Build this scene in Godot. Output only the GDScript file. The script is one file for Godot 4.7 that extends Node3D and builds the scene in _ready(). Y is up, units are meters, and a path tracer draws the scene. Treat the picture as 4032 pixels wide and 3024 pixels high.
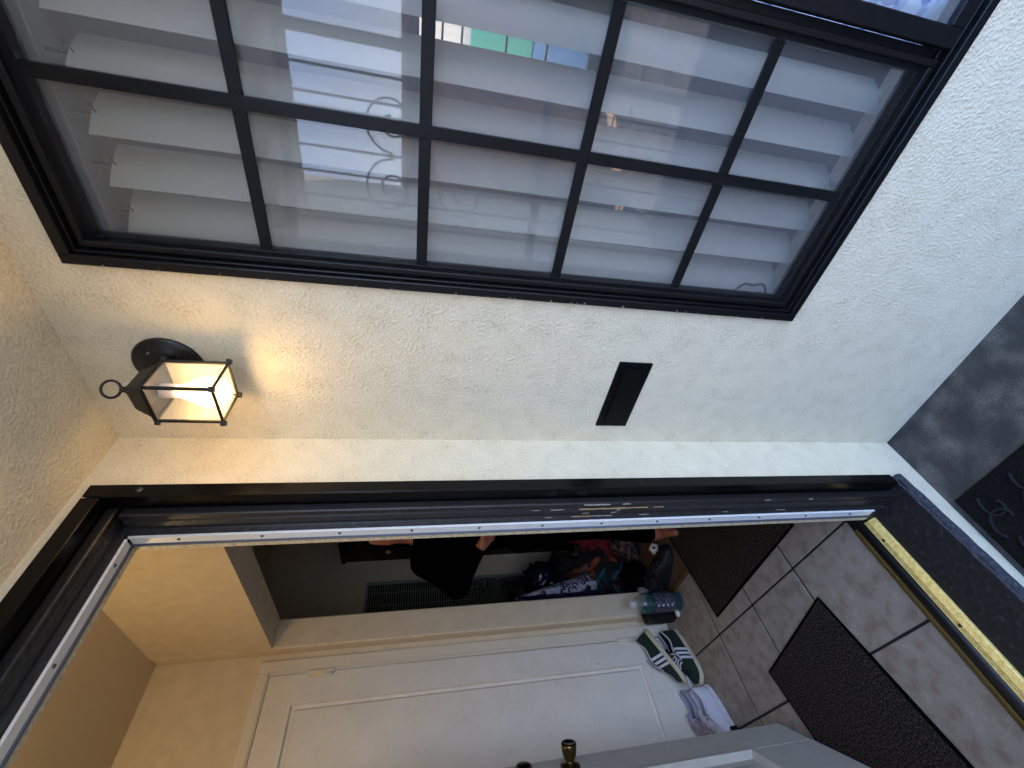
extends Node3D
# A front porch corner seen with the camera turned on its side: a stucco wall with a window, a lantern and a mail slot
# meets the wall of an open entry door. Axes: x runs along the door wall (window wall at x = 0), z out of the house, y up.

var M := {}
var used := {}
var rng := RandomNumberGenerator.new()

# ------------------------------------------------------------------ naming
func numbered(n: String) -> String:
	if not used.has(n):
		used[n] = 0
		return n
	used[n] += 1
	return "%s_%03d" % [n, used[n]]

func tag(o: Node, label: String, category: String, group := "") -> Node:
	o.set_meta("label", label)
	o.set_meta("category", category)
	if group != "":
		o.set_meta("group", group)
	return o

func thing(called: String, label: String, category: String, at := Vector3.ZERO, group := "") -> Node3D:
	var o := Node3D.new()
	o.name = numbered(called)
	add_child(o)
	o.position = at
	tag(o, label, category, group)
	return o

func as_mesh(shape) -> Mesh:
	if shape is SurfaceTool:
		shape.generate_normals()
		return shape.commit()
	return shape

func obj(called: String, shape, mat: Material, parent: Node = self, at := Vector3.ZERO) -> MeshInstance3D:
	var o := MeshInstance3D.new()
	o.name = numbered(called) if parent == self else called
	o.mesh = as_mesh(shape)
	o.material_override = mat
	o.cast_shadow = GeometryInstance3D.SHADOW_CASTING_SETTING_ON
	parent.add_child(o, true)
	o.position = at
	return o

func structure(called: String, shape, mat: Material) -> MeshInstance3D:
	var o := obj(called, shape, mat)
	o.set_meta("kind", "structure")
	return o

# ------------------------------------------------------------------ shapes
func mb(smooth := false) -> SurfaceTool:
	var st := SurfaceTool.new()
	st.begin(Mesh.PRIMITIVE_TRIANGLES)
	st.set_smooth_group(0 if smooth else -1)
	return st

func tri(st: SurfaceTool, a: Vector3, b: Vector3, c: Vector3) -> void:
	st.add_vertex(a)
	st.add_vertex(b)
	st.add_vertex(c)

func quad(st: SurfaceTool, a: Vector3, b: Vector3, c: Vector3, d: Vector3) -> void:
	tri(st, a, b, c)
	tri(st, a, c, d)

# box from corner to corner, edges cut by bevel, in a frame
func slab(st: SurfaceTool, lo: Vector3, hi: Vector3, bev := 0.0, tf := Transform3D.IDENTITY) -> void:
	var a := Vector3(minf(lo.x, hi.x), minf(lo.y, hi.y), minf(lo.z, hi.z))
	var b := Vector3(maxf(lo.x, hi.x), maxf(lo.y, hi.y), maxf(lo.z, hi.z))
	var c := (a + b) / 2.0
	var h := (b - a) / 2.0
	var e := minf(bev, minf(h.x, minf(h.y, h.z)) * 0.98)
	for ax in 3:
		var u := (ax + 1) % 3
		var v := (ax + 2) % 3
		for s in [-1.0, 1.0]:
			var p := []
			for k in [[-1, -1], [1, -1], [1, 1], [-1, 1]]:
				var q := Vector3.ZERO
				q[ax] = s * h[ax]
				q[u] = k[0] * (h[u] - e)
				q[v] = k[1] * (h[v] - e)
				p.append(tf * (c + q))
			if s > 0:
				quad(st, p[0], p[3], p[2], p[1])
			else:
				quad(st, p[0], p[1], p[2], p[3])
	if e <= 0.0:
		return
	for ax in 3:                       # the twelve chamfers
		var u := (ax + 1) % 3
		var v := (ax + 2) % 3
		for su in [-1.0, 1.0]:
			for sv in [-1.0, 1.0]:
				var p := []
				for k in [[-1, 0], [1, 0], [1, 1], [-1, 1]]:
					var q := Vector3.ZERO
					q[ax] = k[0] * (h[ax] - e)
					q[u] = su * (h[u] - (e if k[1] == 0 else 0.0))
					q[v] = sv * (h[v] - (0.0 if k[1] == 0 else e))
					p.append(tf * (c + q))
				if su * sv > 0:
					quad(st, p[0], p[1], p[2], p[3])
				else:
					quad(st, p[0], p[3], p[2], p[1])
	for sx in [-1.0, 1.0]:
		for sy in [-1.0, 1.0]:
			for sz in [-1.0, 1.0]:
				var s := Vector3(sx, sy, sz)
				var p := []
				for ax in 3:
					var q := Vector3.ZERO
					for k in 3:
						q[k] = s[k] * (h[k] - (0.0 if k == ax else e))
					p.append(tf * (c + q))
				if sx * sy * sz > 0:
					tri(st, p[0], p[2], p[1])
				else:
					tri(st, p[0], p[1], p[2])

func box_mesh(lo: Vector3, hi: Vector3, bev := 0.0) -> SurfaceTool:
	var st := mb()
	slab(st, lo, hi, bev)
	return st

# a closed outline (2D) swept along a straight line
func prism(st: SurfaceTool, poly: PackedVector2Array, o: Vector3, ux: Vector3, uy: Vector3, along: Vector3) -> void:
	var n := poly.size()
	var p := []
	for q in poly:
		p.append(o + ux * q.x + uy * q.y)
	for i in n:
		var j := (i + 1) % n
		quad(st, p[i], p[j], p[j] + along, p[i] + along)
	var t := Geometry2D.triangulate_polygon(poly)
	for i in range(0, t.size(), 3):
		tri(st, p[t[i]], p[t[i + 2]], p[t[i + 1]])
		tri(st, p[t[i]] + along, p[t[i + 1]] + along, p[t[i + 2]] + along)

func skin(st: SurfaceTool, rings: Array, capped := true, closed := true) -> void:
	for i in rings.size() - 1:
		var a: PackedVector3Array = rings[i]
		var b: PackedVector3Array = rings[i + 1]
		var n := a.size()
		for k in (n if closed else n - 1):
			var l := (k + 1) % n
			quad(st, a[k], a[l], b[l], b[k])
	if capped:
		for end in [0, rings.size() - 1]:
			var r: PackedVector3Array = rings[end]
			var c := Vector3.ZERO
			for q in r:
				c += q
			c /= r.size()
			for k in r.size():
				var l := (k + 1) % r.size()
				if end == 0:
					tri(st, c, r[l], r[k])
				else:
					tri(st, c, r[k], r[l])

func tube(st: SurfaceTool, pts: Array, rad, sides := 8, capped := true) -> void:
	var rings := []
	var up := Vector3(0.131, 0.97, 0.2).normalized()
	for i in pts.size():
		var d: Vector3 = (pts[mini(i + 1, pts.size() - 1)] - pts[maxi(i - 1, 0)]).normalized()
		if absf(d.dot(up)) > 0.95:
			up = Vector3(0.9, 0.1, 0.3).normalized()
		var e := d.cross(up).normalized()
		var f := e.cross(d).normalized()
		up = f
		var r: float = rad[i] if rad is Array else rad
		var ring := PackedVector3Array()
		for k in sides:
			var a := TAU * k / sides
			ring.append(pts[i] + (e * cos(a) + f * sin(a)) * r)
		rings.append(ring)
	skin(st, rings, capped)

# profile of (radius, height) turned about an axis
func lathe(st: SurfaceTool, prof: Array, tf := Transform3D.IDENTITY, n := 24, capped := true) -> void:
	var rings := []
	for q in prof:
		var ring := PackedVector3Array()
		for k in n:
			var a := TAU * k / n
			ring.append(tf * Vector3(cos(a) * q[0], q[1], sin(a) * q[0]))
		rings.append(ring)
	skin(st, rings, capped)

func ball(st: SurfaceTool, c: Vector3, r: Vector3, turn := Basis.IDENTITY, n := 16) -> void:
	var prof := []
	for i in n / 2 + 1:
		var a := PI * i / (n / 2) - PI / 2
		prof.append([maxf(cos(a), 0.001), sin(a)])
	lathe(st, prof, Transform3D(turn * Basis.from_scale(r), c), n)

func ring_pts(c: Vector3, r: float, e: Vector3, f: Vector3, n := 20) -> Array:
	var p := []
	for k in n + 1:
		var a := TAU * k / n
		p.append(c + e * cos(a) * r + f * sin(a) * r)
	return p

# a lumpy heap of cloth: an ellipsoid pushed about by noise, resting on its base height
func heap(c: Vector3, r: Vector3, seed: int, amp: float, freq: float, flatten := 0.25, turn := 0.0) -> SurfaceTool:
	var nz := FastNoiseLite.new()
	nz.seed = seed
	nz.frequency = freq
	nz.fractal_octaves = 3
	var st := mb(true)
	var rings := []
	var b := Basis(Vector3.UP, turn)
	for i in 25:
		var la := PI * i / 24.0 - PI / 2
		var ring := PackedVector3Array()
		for k in 40:
			var lo := TAU * k / 40.0
			var d := Vector3(cos(la) * cos(lo), sin(la), cos(la) * sin(lo))
			var w := 1.0 + amp * (absf(nz.get_noise_3dv(d * 2.0 + c)) * 2.6 - 0.6)
			var p := b * (d * r * w)
			if p.y < -r.y * flatten:
				p.y = -r.y * flatten
			ring.append(c + p)
		rings.append(ring)
	skin(st, rings)
	return st

# ------------------------------------------------------------------ skin by a distance field (for the person)
func nets(bones: Array, cell: float, k: float) -> SurfaceTool:
	var lo := Vector3(1e9, 1e9, 1e9)
	var hi := -lo
	for b in bones:
		var r: float = maxf(b[2], b[3]) + k + cell * 2
		for q in [b[0], b[1]]:
			lo = lo.min(q - Vector3.ONE * r)
			hi = hi.max(q + Vector3.ONE * r)
	var n := Vector3i(((hi - lo) / cell).ceil()) + Vector3i.ONE
	var f := PackedFloat32Array()
	f.resize(n.x * n.y * n.z)
	f.fill(1.0)
	for b in bones:
		var a: Vector3 = b[0]
		var ab: Vector3 = b[1] - a
		var l2 := maxf(ab.length_squared(), 1e-9)
		var r: float = maxf(b[2], b[3]) + k + cell * 2
		var i0 := Vector3i(((a.min(b[1]) - Vector3.ONE * r - lo) / cell).floor()).clamp(Vector3i.ZERO, n - Vector3i.ONE)
		var i1 := Vector3i(((a.max(b[1]) + Vector3.ONE * r - lo) / cell).ceil()).clamp(Vector3i.ZERO, n - Vector3i.ONE)
		for z in range(i0.z, i1.z + 1):
			for y in range(i0.y, i1.y + 1):
				for x in range(i0.x, i1.x + 1):
					var p := lo + Vector3(x, y, z) * cell
					var t := clampf((p - a).dot(ab) / l2, 0.0, 1.0)
					var d: float = p.distance_to(a + ab * t) - lerpf(b[2], b[3], t)
					var i := x + n.x * (y + n.y * z)
					var h := clampf(0.5 + 0.5 * (f[i] - d) / k, 0.0, 1.0)
					f[i] = lerpf(f[i], d, h) - k * h * (1.0 - h)
	var vid := {}
	var verts := PackedVector3Array()
	for z in n.z - 1:
		for y in n.y - 1:
			for x in n.x - 1:
				var i := x + n.x * (y + n.y * z)
				var neg := 0
				var v := []
				for c in 8:
					var q := f[i + (c & 1) + n.x * (((c >> 1) & 1) + n.y * (c >> 2))]
					v.append(q)
					neg += 1 if q < 0.0 else 0
				if neg == 0 or neg == 8:
					continue
				var s := Vector3.ZERO
				var m := 0
				for c in 8:
					for ax in 3:
						var e := c | (1 << ax)
						if e != c and (v[c] < 0.0) != (v[e] < 0.0):
							var t: float = v[c] / (v[c] - v[e])
							var p0 := Vector3(c & 1, (c >> 1) & 1, c >> 2)
							var p1 := Vector3(e & 1, (e >> 1) & 1, e >> 2)
							s += p0.lerp(p1, t)
							m += 1
				vid[i] = verts.size()
				verts.append(lo + (Vector3(x, y, z) + s / m) * cell)
	var st := mb(true)
	var step := [1, n.x, n.x * n.y]
	for i in vid:
		for ax in 3:
			var u: int = step[(ax + 1) % 3]
			var w: int = step[(ax + 2) % 3]
			var j: int = i + step[ax]
			if j < f.size() and (f[i] < 0.0) != (f[j] < 0.0) and vid.has(i - u) and vid.has(i - w) and vid.has(i - u - w):
				var a: Vector3 = verts[vid[i]]
				var b: Vector3 = verts[vid[i - u]]
				var c: Vector3 = verts[vid[i - u - w]]
				var d: Vector3 = verts[vid[i - w]]
				if f[i] < 0.0:
					quad(st, a, d, c, b)
				else:
					quad(st, a, b, c, d)
	return st

# ------------------------------------------------------------------ materials
func noise_img(size: int, freq: float, seed: int, octaves := 4, kind := FastNoiseLite.TYPE_SIMPLEX_SMOOTH) -> Image:
	var nz := FastNoiseLite.new()
	nz.noise_type = kind
	nz.seed = seed
	nz.frequency = freq
	nz.fractal_octaves = octaves
	var im := nz.get_seamless_image(size, size, false, false, 0.1)
	im.convert(Image.FORMAT_L8)
	return im

func mix_img(size: int, stops: Array, layers: Array) -> ImageTexture:
	# layers: [image, weight]; the weighted sum (0..1) runs through the colour stops
	var g := Gradient.new()
	g.offsets = PackedFloat32Array(stops.map(func(s): return s[0]))
	g.colors = PackedColorArray(stops.map(func(s): return s[1]))
	var lut := []
	for i in 256:
		lut.append(g.sample(i / 255.0))
	var im := Image.create(size, size, true, Image.FORMAT_RGB8)
	var data := []
	for l in layers:
		data.append([l[0].get_data(), l[0].get_width(), l[1]])
	for y in size:
		for x in size:
			var v := 0.0
			for d in data:
				var w: int = d[1]
				v += d[0][(y % w) * w + (x % w)] * d[2]
			im.set_pixel(x, y, lut[clampi(int(v), 0, 255)])
	im.generate_mipmaps()
	return ImageTexture.create_from_image(im)

func plain(c: Color, rough := 0.6, metal := 0.0, spec := 0.5) -> StandardMaterial3D:
	var m := StandardMaterial3D.new()
	m.albedo_color = c
	m.roughness = rough
	m.metallic = metal
	m.metallic_specular = spec
	return m

func mapped(tex: Texture2D, height: Image, scale: float, relief: float, rough := 0.8, world := true) -> StandardMaterial3D:
	var m := StandardMaterial3D.new()
	m.roughness = rough
	if tex:
		m.albedo_texture = tex
	if height:
		m.heightmap_enabled = true
		m.heightmap_texture = ImageTexture.create_from_image(height)
		m.heightmap_scale = relief
	m.uv1_triplanar = true
	m.uv1_world_triplanar = world
	m.uv1_scale = Vector3.ONE * scale
	return m

func pane_mat(alpha: float, tint := Color(1, 1, 1)) -> StandardMaterial3D:
	var m := plain(Color(tint.r, tint.g, tint.b, alpha), 0.02)
	m.transparency = BaseMaterial3D.TRANSPARENCY_ALPHA
	return m

func make_materials() -> void:
	var fine := noise_img(1024, 0.085, 11, 5)
	var mid := noise_img(1024, 0.035, 12, 3)
	var broad := noise_img(512, 0.008, 13, 4)
	var grain := noise_img(512, 0.24, 14, 2)
	# stucco: torn trowel relief, paint with faint dirt in patches and specks
	var relief := Image.create(1024, 1024, false, Image.FORMAT_L8)
	var fd := fine.get_data()
	var md := mid.get_data()
	var rd := PackedByteArray()
	rd.resize(1024 * 1024)
	for i in 1024 * 1024:
		var a := fd[i] / 255.0
		var b := md[i] / 255.0
		rd[i] = clampi(int(255.0 * ((0.25 + 0.75 * a) * smoothstep(0.12, 0.75, a) * (0.55 + 0.45 * smoothstep(0.3, 0.7, b)))), 0, 255)
	relief = Image.create_from_data(1024, 1024, false, Image.FORMAT_L8, rd)
	var st_tex := mix_img(1024, [[0.0, Color(0.56, 0.52, 0.44)], [0.22, Color(0.74, 0.70, 0.595)], [0.40, Color(0.845, 0.805, 0.69)], [0.7, Color(0.88, 0.84, 0.73)], [1.0, Color(0.91, 0.875, 0.77)]],
		[[fine, 0.42], [broad, 0.28], [grain, 0.30]])
	M.stucco = mapped(st_tex, relief, 1.35, 0.16, 0.92)
	M.stucco_soffit = mapped(st_tex, relief, 1.1, 0.2, 0.95)
	M.stucco_smooth = mapped(st_tex, relief, 1.4, 0.12, 0.9)
	# concrete porch
	var con := mix_img(512, [[0.0, Color(0.13, 0.13, 0.13)], [0.38, Color(0.22, 0.215, 0.205)], [0.5, Color(0.285, 0.275, 0.255)], [0.62, Color(0.37, 0.35, 0.32)], [1.0, Color(0.56, 0.53, 0.48)]],
		[[noise_img(512, 0.012, 81, 6), 0.5], [broad, 0.2], [grain, 0.3]])
	M.concrete = mapped(con, null, 1.3, 0.0, 0.8)
	M.ground = mapped(mix_img(256, [[0.0, Color(0.3, 0.3, 0.3)], [1.0, Color(0.55, 0.54, 0.52)]], [[noise_img(256, 0.05, 31), 1.0]]), null, 0.4, 0.0, 0.9)
	# floor tiles: mottled brown pink clay, three tones
	for i in 3:
		var t := mix_img(512, [[0.0, Color(0.45, 0.415, 0.36)], [0.35, Color(0.53 + 0.012 * i, 0.49, 0.43)], [0.47, Color(0.56, 0.52 + 0.008 * i, 0.46)], [0.5, Color(0.62, 0.585, 0.525)], [0.53, Color(0.565, 0.525, 0.465)], [0.7, Color(0.60, 0.56, 0.50)], [1.0, Color(0.68, 0.64, 0.585)]],
			[[noise_img(512, 0.017, 41 + i, 6), 0.8], [grain, 0.2]])
		M["tile%d" % i] = mapped(t, null, 1.6, 0.0, 0.36)
	M.grout = plain(Color(0.11, 0.09, 0.085), 0.95)
	# paint and metal
	var streak := noise_img(256, 0.05, 51)
	M.black_gloss = mapped(mix_img(256, [[0.0, Color(0.015, 0.015, 0.016)], [1.0, Color(0.035, 0.033, 0.032)]], [[streak, 1.0]]), null, 3.0, 0.0, 0.24)
	M.black_paint = mapped(mix_img(256, [[0.0, Color(0.085, 0.08, 0.08)], [0.6, Color(0.125, 0.12, 0.12)], [1.0, Color(0.2, 0.195, 0.19)]], [[streak, 1.0]]), streak, 5.0, 0.08, 0.42)
	M.sill_paint = mapped(mix_img(256, [[0.0, Color(0.06, 0.06, 0.065)], [0.6, Color(0.10, 0.10, 0.105)], [0.8, Color(0.15, 0.15, 0.155)], [1.0, Color(0.26, 0.26, 0.27)]], [[streak, 1.0]]), streak, 4.0, 0.1, 0.5)
	M.worn_edge = mapped(mix_img(256, [[0.0, Color(0.12, 0.13, 0.15)], [0.6, Color(0.22, 0.24, 0.28)], [1.0, Color(0.42, 0.42, 0.42)]], [[streak, 1.0]]), null, 6.0, 0.0, 0.6)
	M.frame_metal = mapped(mix_img(256, [[0.0, Color(0.05, 0.05, 0.054)], [1.0, Color(0.09, 0.09, 0.097)]], [[streak, 1.0]]), null, 4.0, 0.0, 0.36)
	M.iron = plain(Color(0.05, 0.05, 0.052), 0.48)
	M.lantern_black = plain(Color(0.045, 0.045, 0.045), 0.42)
	M.slot_black = mapped(mix_img(256, [[0.0, Color(0.012, 0.012, 0.014)], [1.0, Color(0.04, 0.04, 0.045)]], [[streak, 1.0]]), null, 8.0, 0.0, 0.5)
	M.hole = plain(Color(0.004, 0.004, 0.004), 1.0)
	M.silver = plain(Color(0.92, 0.92, 0.90), 0.38, 0.2)
	M.screw = plain(Color(0.35, 0.35, 0.36), 0.35, 0.9)
	M.vinyl = plain(Color(0.33, 0.36, 0.42), 0.6)
	M.rubber = plain(Color(0.035, 0.042, 0.055), 0.55)
	M.cream = mapped(mix_img(256, [[0.0, Color(0.66, 0.60, 0.46)], [0.5, Color(0.80, 0.75, 0.61)], [1.0, Color(0.86, 0.82, 0.70)]], [[streak, 1.0]]), null, 6.0, 0.0, 0.55)
	M.bare_wood = plain(Color(0.62, 0.50, 0.34), 0.85)
	M.chip_white = plain(Color(0.58, 0.55, 0.50), 0.85)
	M.bare_brown = plain(Color(0.24, 0.16, 0.11), 0.85)
	M.brass = mapped(mix_img(256, [[0.0, Color(0.66, 0.54, 0.24)], [0.38, Color(0.88, 0.75, 0.40)], [0.55, Color(0.97, 0.86, 0.52)], [1.0, Color(1.0, 0.93, 0.68)]], [[grain, 0.5], [streak, 0.5]]), null, 5.0, 0.0, 0.34)
	M.brass.metallic = 0.3
	M.brass_dull = plain(Color(0.44, 0.36, 0.16), 0.5, 0.3)
	M.groove = plain(Color(0.10, 0.05, 0.025), 0.8)
	M.knob_brass = plain(Color(0.38, 0.33, 0.19), 0.28, 0.95)
	M.knob_dark = plain(Color(0.05, 0.035, 0.03), 0.22, 0.3)
	# inside
	M.wall_in = mapped(mix_img(256, [[0.0, Color(0.80, 0.745, 0.64)], [1.0, Color(0.85, 0.795, 0.69)]], [[noise_img(256, 0.03, 61), 1.0]]), null, 1.5, 0.0, 0.8)
	M.ceiling_in = mapped(mix_img(256, [[0.0, Color(0.80, 0.745, 0.64)], [1.0, Color(0.85, 0.795, 0.69)]], [[grain.duplicate(), 1.0]]), null, 3.0, 0.0, 0.95)
	M.trim = plain(Color(0.85, 0.82, 0.75), 0.5)
	M.closet = mapped(mix_img(256, [[0.0, Color(0.78, 0.75, 0.69)], [0.3, Color(0.85, 0.83, 0.78)], [1.0, Color(0.89, 0.87, 0.82)]], [[noise_img(256, 0.02, 62), 0.6], [noise_img(256, 0.12, 82), 0.4]]), null, 1.0, 0.0, 0.5)
	M.door_grey = mapped(mix_img(256, [[0.0, Color(0.69, 0.67, 0.625)], [1.0, Color(0.74, 0.72, 0.675)]], [[noise_img(256, 0.03, 63), 1.0]]), null, 2.0, 0.0, 0.6)
	M.carpet = mapped(mix_img(256, [[0.0, Color(0.28, 0.21, 0.15)], [1.0, Color(0.42, 0.33, 0.24)]], [[noise_img(256, 0.2, 64), 1.0]]), null, 4.0, 0.0, 1.0)
	M.wood_strip = plain(Color(0.36, 0.26, 0.13), 0.5)
	M.furnace = plain(Color(0.52, 0.54, 0.50), 0.5)
	M.furnace_slat = M.furnace
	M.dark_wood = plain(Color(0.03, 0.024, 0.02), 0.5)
	M.vane = plain(Color(0.94, 0.93, 0.86), 0.7)
	M.rail = plain(Color(0.72, 0.74, 0.71), 0.5)
	M.clip = plain(Color(0.18, 0.18, 0.17), 0.5)
	M.glass = pane_mat(0.06)
	M.lantern_glass = pane_mat(0.12, Color(0.86, 0.86, 0.84))
	M.lantern_back = plain(Color(0.66, 0.66, 0.64), 0.5)
	M.screen = plain(Color(0.07, 0.07, 0.07, 0.2), 1.0)
	M.screen.transparency = BaseMaterial3D.TRANSPARENCY_ALPHA
	M.curtain = mapped(mix_img(256, [[0.0, Color(0.16, 0.3, 0.62)], [0.36, Color(0.22, 0.4, 0.72)], [0.42, Color(0.85, 0.9, 0.93)], [1.0, Color(0.93, 0.96, 0.97)]], [[noise_img(256, 0.012, 65, 2), 1.0]]), null, 5.0, 0.0, 0.8)
	M.mat_dark = mapped(mix_img(256, [[0.0, Color(0.03, 0.028, 0.026)], [0.5, Color(0.17, 0.148, 0.13)], [1.0, Color(0.46, 0.40, 0.35)]], [[noise_img(256, 0.3, 66, 2), 1.0]]), noise_img(256, 0.3, 66, 2), 1.9, 0.5, 1.0)
	M.mat_edge = plain(Color(0.035, 0.032, 0.03), 0.9, 0.0, 0.1)
	M.mat_black = mapped(mix_img(256, [[0.0, Color(0.03, 0.03, 0.03)], [1.0, Color(0.15, 0.135, 0.12)]], [[noise_img(256, 0.22, 68, 2), 1.0]]), noise_img(256, 0.25, 69, 2), 2.2, 0.4, 0.95)
	M.mat_scroll = mapped(mix_img(256, [[0.0, Color(0.07, 0.07, 0.072)], [1.0, Color(0.22, 0.21, 0.20)]], [[noise_img(256, 0.22, 70, 2), 1.0]]), noise_img(256, 0.25, 71, 2), 4.0, 0.2, 0.75)
	# clothes and shoes
	var weave := noise_img(256, 0.35, 72, 2)
	M.green_suede = mapped(mix_img(256, [[0.0, Color(0.04, 0.11, 0.085)], [1.0, Color(0.085, 0.19, 0.145)]], [[weave, 1.0]]), null, 9.0, 0.0, 0.95, false)
	M.shoe_white = mapped(mix_img(256, [[0.0, Color(0.70, 0.70, 0.74)], [1.0, Color(0.84, 0.84, 0.88)]], [[weave, 1.0]]), null, 9.0, 0.0, 0.7, false)
	M.canvas = mapped(mix_img(256, [[0.0, Color(0.58, 0.60, 0.66)], [1.0, Color(0.76, 0.78, 0.83)]], [[weave, 1.0]]), null, 9.0, 0.0, 0.9, false)
	M.sole_cream = plain(Color(0.74, 0.70, 0.60), 0.75)
	M.sole_white = plain(Color(0.78, 0.78, 0.79), 0.7)
	M.lining = plain(Color(0.20, 0.20, 0.24), 0.95)
	M.lace = plain(Color(0.78, 0.74, 0.78), 0.9)
	M.shoe_black = plain(Color(0.05, 0.055, 0.06), 0.6)
	M.lace_dark = plain(Color(0.12, 0.12, 0.14), 0.9)
	M.bag_black = plain(Color(0.02, 0.02, 0.022), 0.85, 0.0, 0.2)
	M.bottle_teal = pane_mat(0.16, Color(0.2, 0.5, 0.54))
	M.liquid = pane_mat(0.5, Color(0.03, 0.17, 0.19))
	M.label = mapped(mix_img(256, [[0.0, Color(0.05, 0.08, 0.11)], [0.45, Color(0.11, 0.14, 0.19)], [0.55, Color(0.30, 0.30, 0.36)], [1.0, Color(0.5, 0.5, 0.58)]], [[noise_img(256, 0.04, 73), 1.0]]), null, 7.0, 0.0, 0.4)
	M.cap_white = plain(Color(0.78, 0.76, 0.80), 0.45)
	M.case_black = plain(Color(0.02, 0.02, 0.022), 0.5)
	M.ball_white = plain(Color(0.80, 0.78, 0.72), 0.5)
	M.blue_wrap = plain(Color(0.035, 0.05, 0.15), 0.25)
	M.navy = mapped(mix_img(256, [[0.0, Color(0.025, 0.02, 0.10)], [1.0, Color(0.10, 0.08, 0.30)]], [[weave, 1.0]]), null, 4.0, 0.0, 0.95)
	M.leopard = mapped(leopard(), null, 3.4, 0.0, 0.95)
	M.wings = mapped(wings(), null, 2.2, 0.0, 0.9)
	M.red_cloth = mapped(mix_img(256, [[0.0, Color(0.13, 0.012, 0.02)], [0.5, Color(0.42, 0.05, 0.08)], [1.0, Color(0.56, 0.10, 0.12)]], [[noise_img(256, 0.025, 74), 1.0]]), null, 3.0, 0.0, 0.9)
	M.stripe_cloth = mapped(stripes(), null, 3.0, 0.0, 0.9)
	M.black_cloth = mapped(mix_img(256, [[0.0, Color(0.006, 0.006, 0.008)], [1.0, Color(0.016, 0.016, 0.02)]], [[weave, 1.0]]), null, 4.0, 0.0, 0.95)
	for n in ["black_cloth", "slot_black", "black_gloss", "frame_metal", "iron", "mat_dark", "mat_black", "mat_scroll", "sill_paint"]:
		M[n].metallic_specular = {"black_cloth": 0.05, "slot_black": 0.25, "mat_dark": 0.2, "mat_black": 0.2, "mat_scroll": 0.2}.get(n, 0.38)
	M.skin = plain(Color(0.62, 0.38, 0.28), 0.55)
	M.hair = plain(Color(0.012, 0.01, 0.009), 0.8, 0.0, 0.2)
	M.gold = plain(Color(0.9, 0.8, 0.6), 0.15, 1.0)
	# outside, across the walk
	M.pink_block = mapped(mix_img(256, [[0.0, Color(0.30, 0.21, 0.185)], [1.0, Color(0.42, 0.31, 0.275)]], [[noise_img(256, 0.05, 75), 1.0]]), null, 1.2, 0.0, 0.9)
	M.leaf = plain(Color(0.17, 0.25, 0.09), 0.6)
	M.leaf.backlight = Color(0.1, 0.16, 0.05)
	M.bark = plain(Color(0.2, 0.15, 0.11), 0.9)
	M.white_paint = plain(Color(0.88, 0.88, 0.86), 0.5)
	M.teal_awning = plain(Color(0.18, 0.62, 0.56), 0.7)
	M.blue_panel = plain(Color(0.32, 0.5, 0.72), 0.6)
	M.roofing = plain(Color(0.22, 0.2, 0.19), 0.9)

func leopard() -> ImageTexture:
	var im := Image.create(256, 256, true, Image.FORMAT_RGB8)
	im.fill(Color(0.72, 0.70, 0.78))
	rng.seed = 5
	var wob := FastNoiseLite.new()
	wob.frequency = 0.05
	for k in 62:
		var c := Vector2(rng.randf() * 256, rng.randf() * 256)
		var r := rng.randf_range(13, 19)
		var gap := rng.randf() * TAU
		for y in range(-25, 26):
			for x in range(-25, 26):
				var p := Vector2(x, y)
				var d := p.length() * (1.0 + 0.35 * wob.get_noise_2d(c.x + x * 2.0, c.y + y * 2.0))
				var open := absf(wrapf(p.angle() - gap, -PI, PI)) < 0.45
				if (d < r and d > r * 0.34 and not open):
					im.set_pixel(posmod(int(c.x) + x, 256), posmod(int(c.y) + y, 256), Color(0.03, 0.025, 0.05))
	im.generate_mipmaps()
	return ImageTexture.create_from_image(im)

func wings() -> ImageTexture:
	var im := Image.create(256, 256, true, Image.FORMAT_RGB8)
	im.fill(Color(0.02, 0.018, 0.02))
	rng.seed = 8
	for k in 34:
		var c := Vector2(rng.randf() * 256, rng.randf() * 256)
		var a := rng.randf() * TAU
		var l := rng.randf_range(12, 34)
		var w := l * rng.randf_range(0.28, 0.5)
		var col: Color = [Color(0.10, 0.34, 0.40), Color(0.13, 0.42, 0.48), Color(0.55, 0.22, 0.10), Color(0.62, 0.28, 0.12), Color(0.45, 0.15, 0.08)][k % 5]
		for y in range(-36, 37):
			for x in range(-36, 37):
				var p := Vector2(x, y).rotated(-a)
				var t := p.x / l
				if absf(t) < 1.0 and absf(p.y) < w * (1.0 - t * t) * (0.7 + 0.3 * t):
					im.set_pixel(posmod(int(c.x) + x, 256), posmod(int(c.y) + y, 256), col)
	im.generate_mipmaps()
	return ImageTexture.create_from_image(im)

func stripes() -> ImageTexture:
	var im := Image.create(128, 128, true, Image.FORMAT_RGB8)
	var wob := FastNoiseLite.new()
	wob.frequency = 0.03
	for y in 128:
		for x in 128:
			var v := sin((y + 14.0 * wob.get_noise_2d(x, y)) * TAU / 16.0)
			im.set_pixel(x, y, Color(0.42, 0.33, 0.28) if v > 0.45 else Color(0.05, 0.03, 0.03))
	im.generate_mipmaps()
	return ImageTexture.create_from_image(im)

# ------------------------------------------------------------------ measures
const FLOOR := 0.17        # foyer floor
const SOFFIT := 2.311
const CEIL := 2.755        # foyer ceiling
const BACK := -1.58        # foyer back wall
const RIGHT := 0.08        # foyer right wall
func porch_y(x: float, z: float) -> float:
	return 0.1 * clampf(-x, 0.0, 0.9) + 0.08 * clampf(z, 0.0, 0.9)

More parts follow.
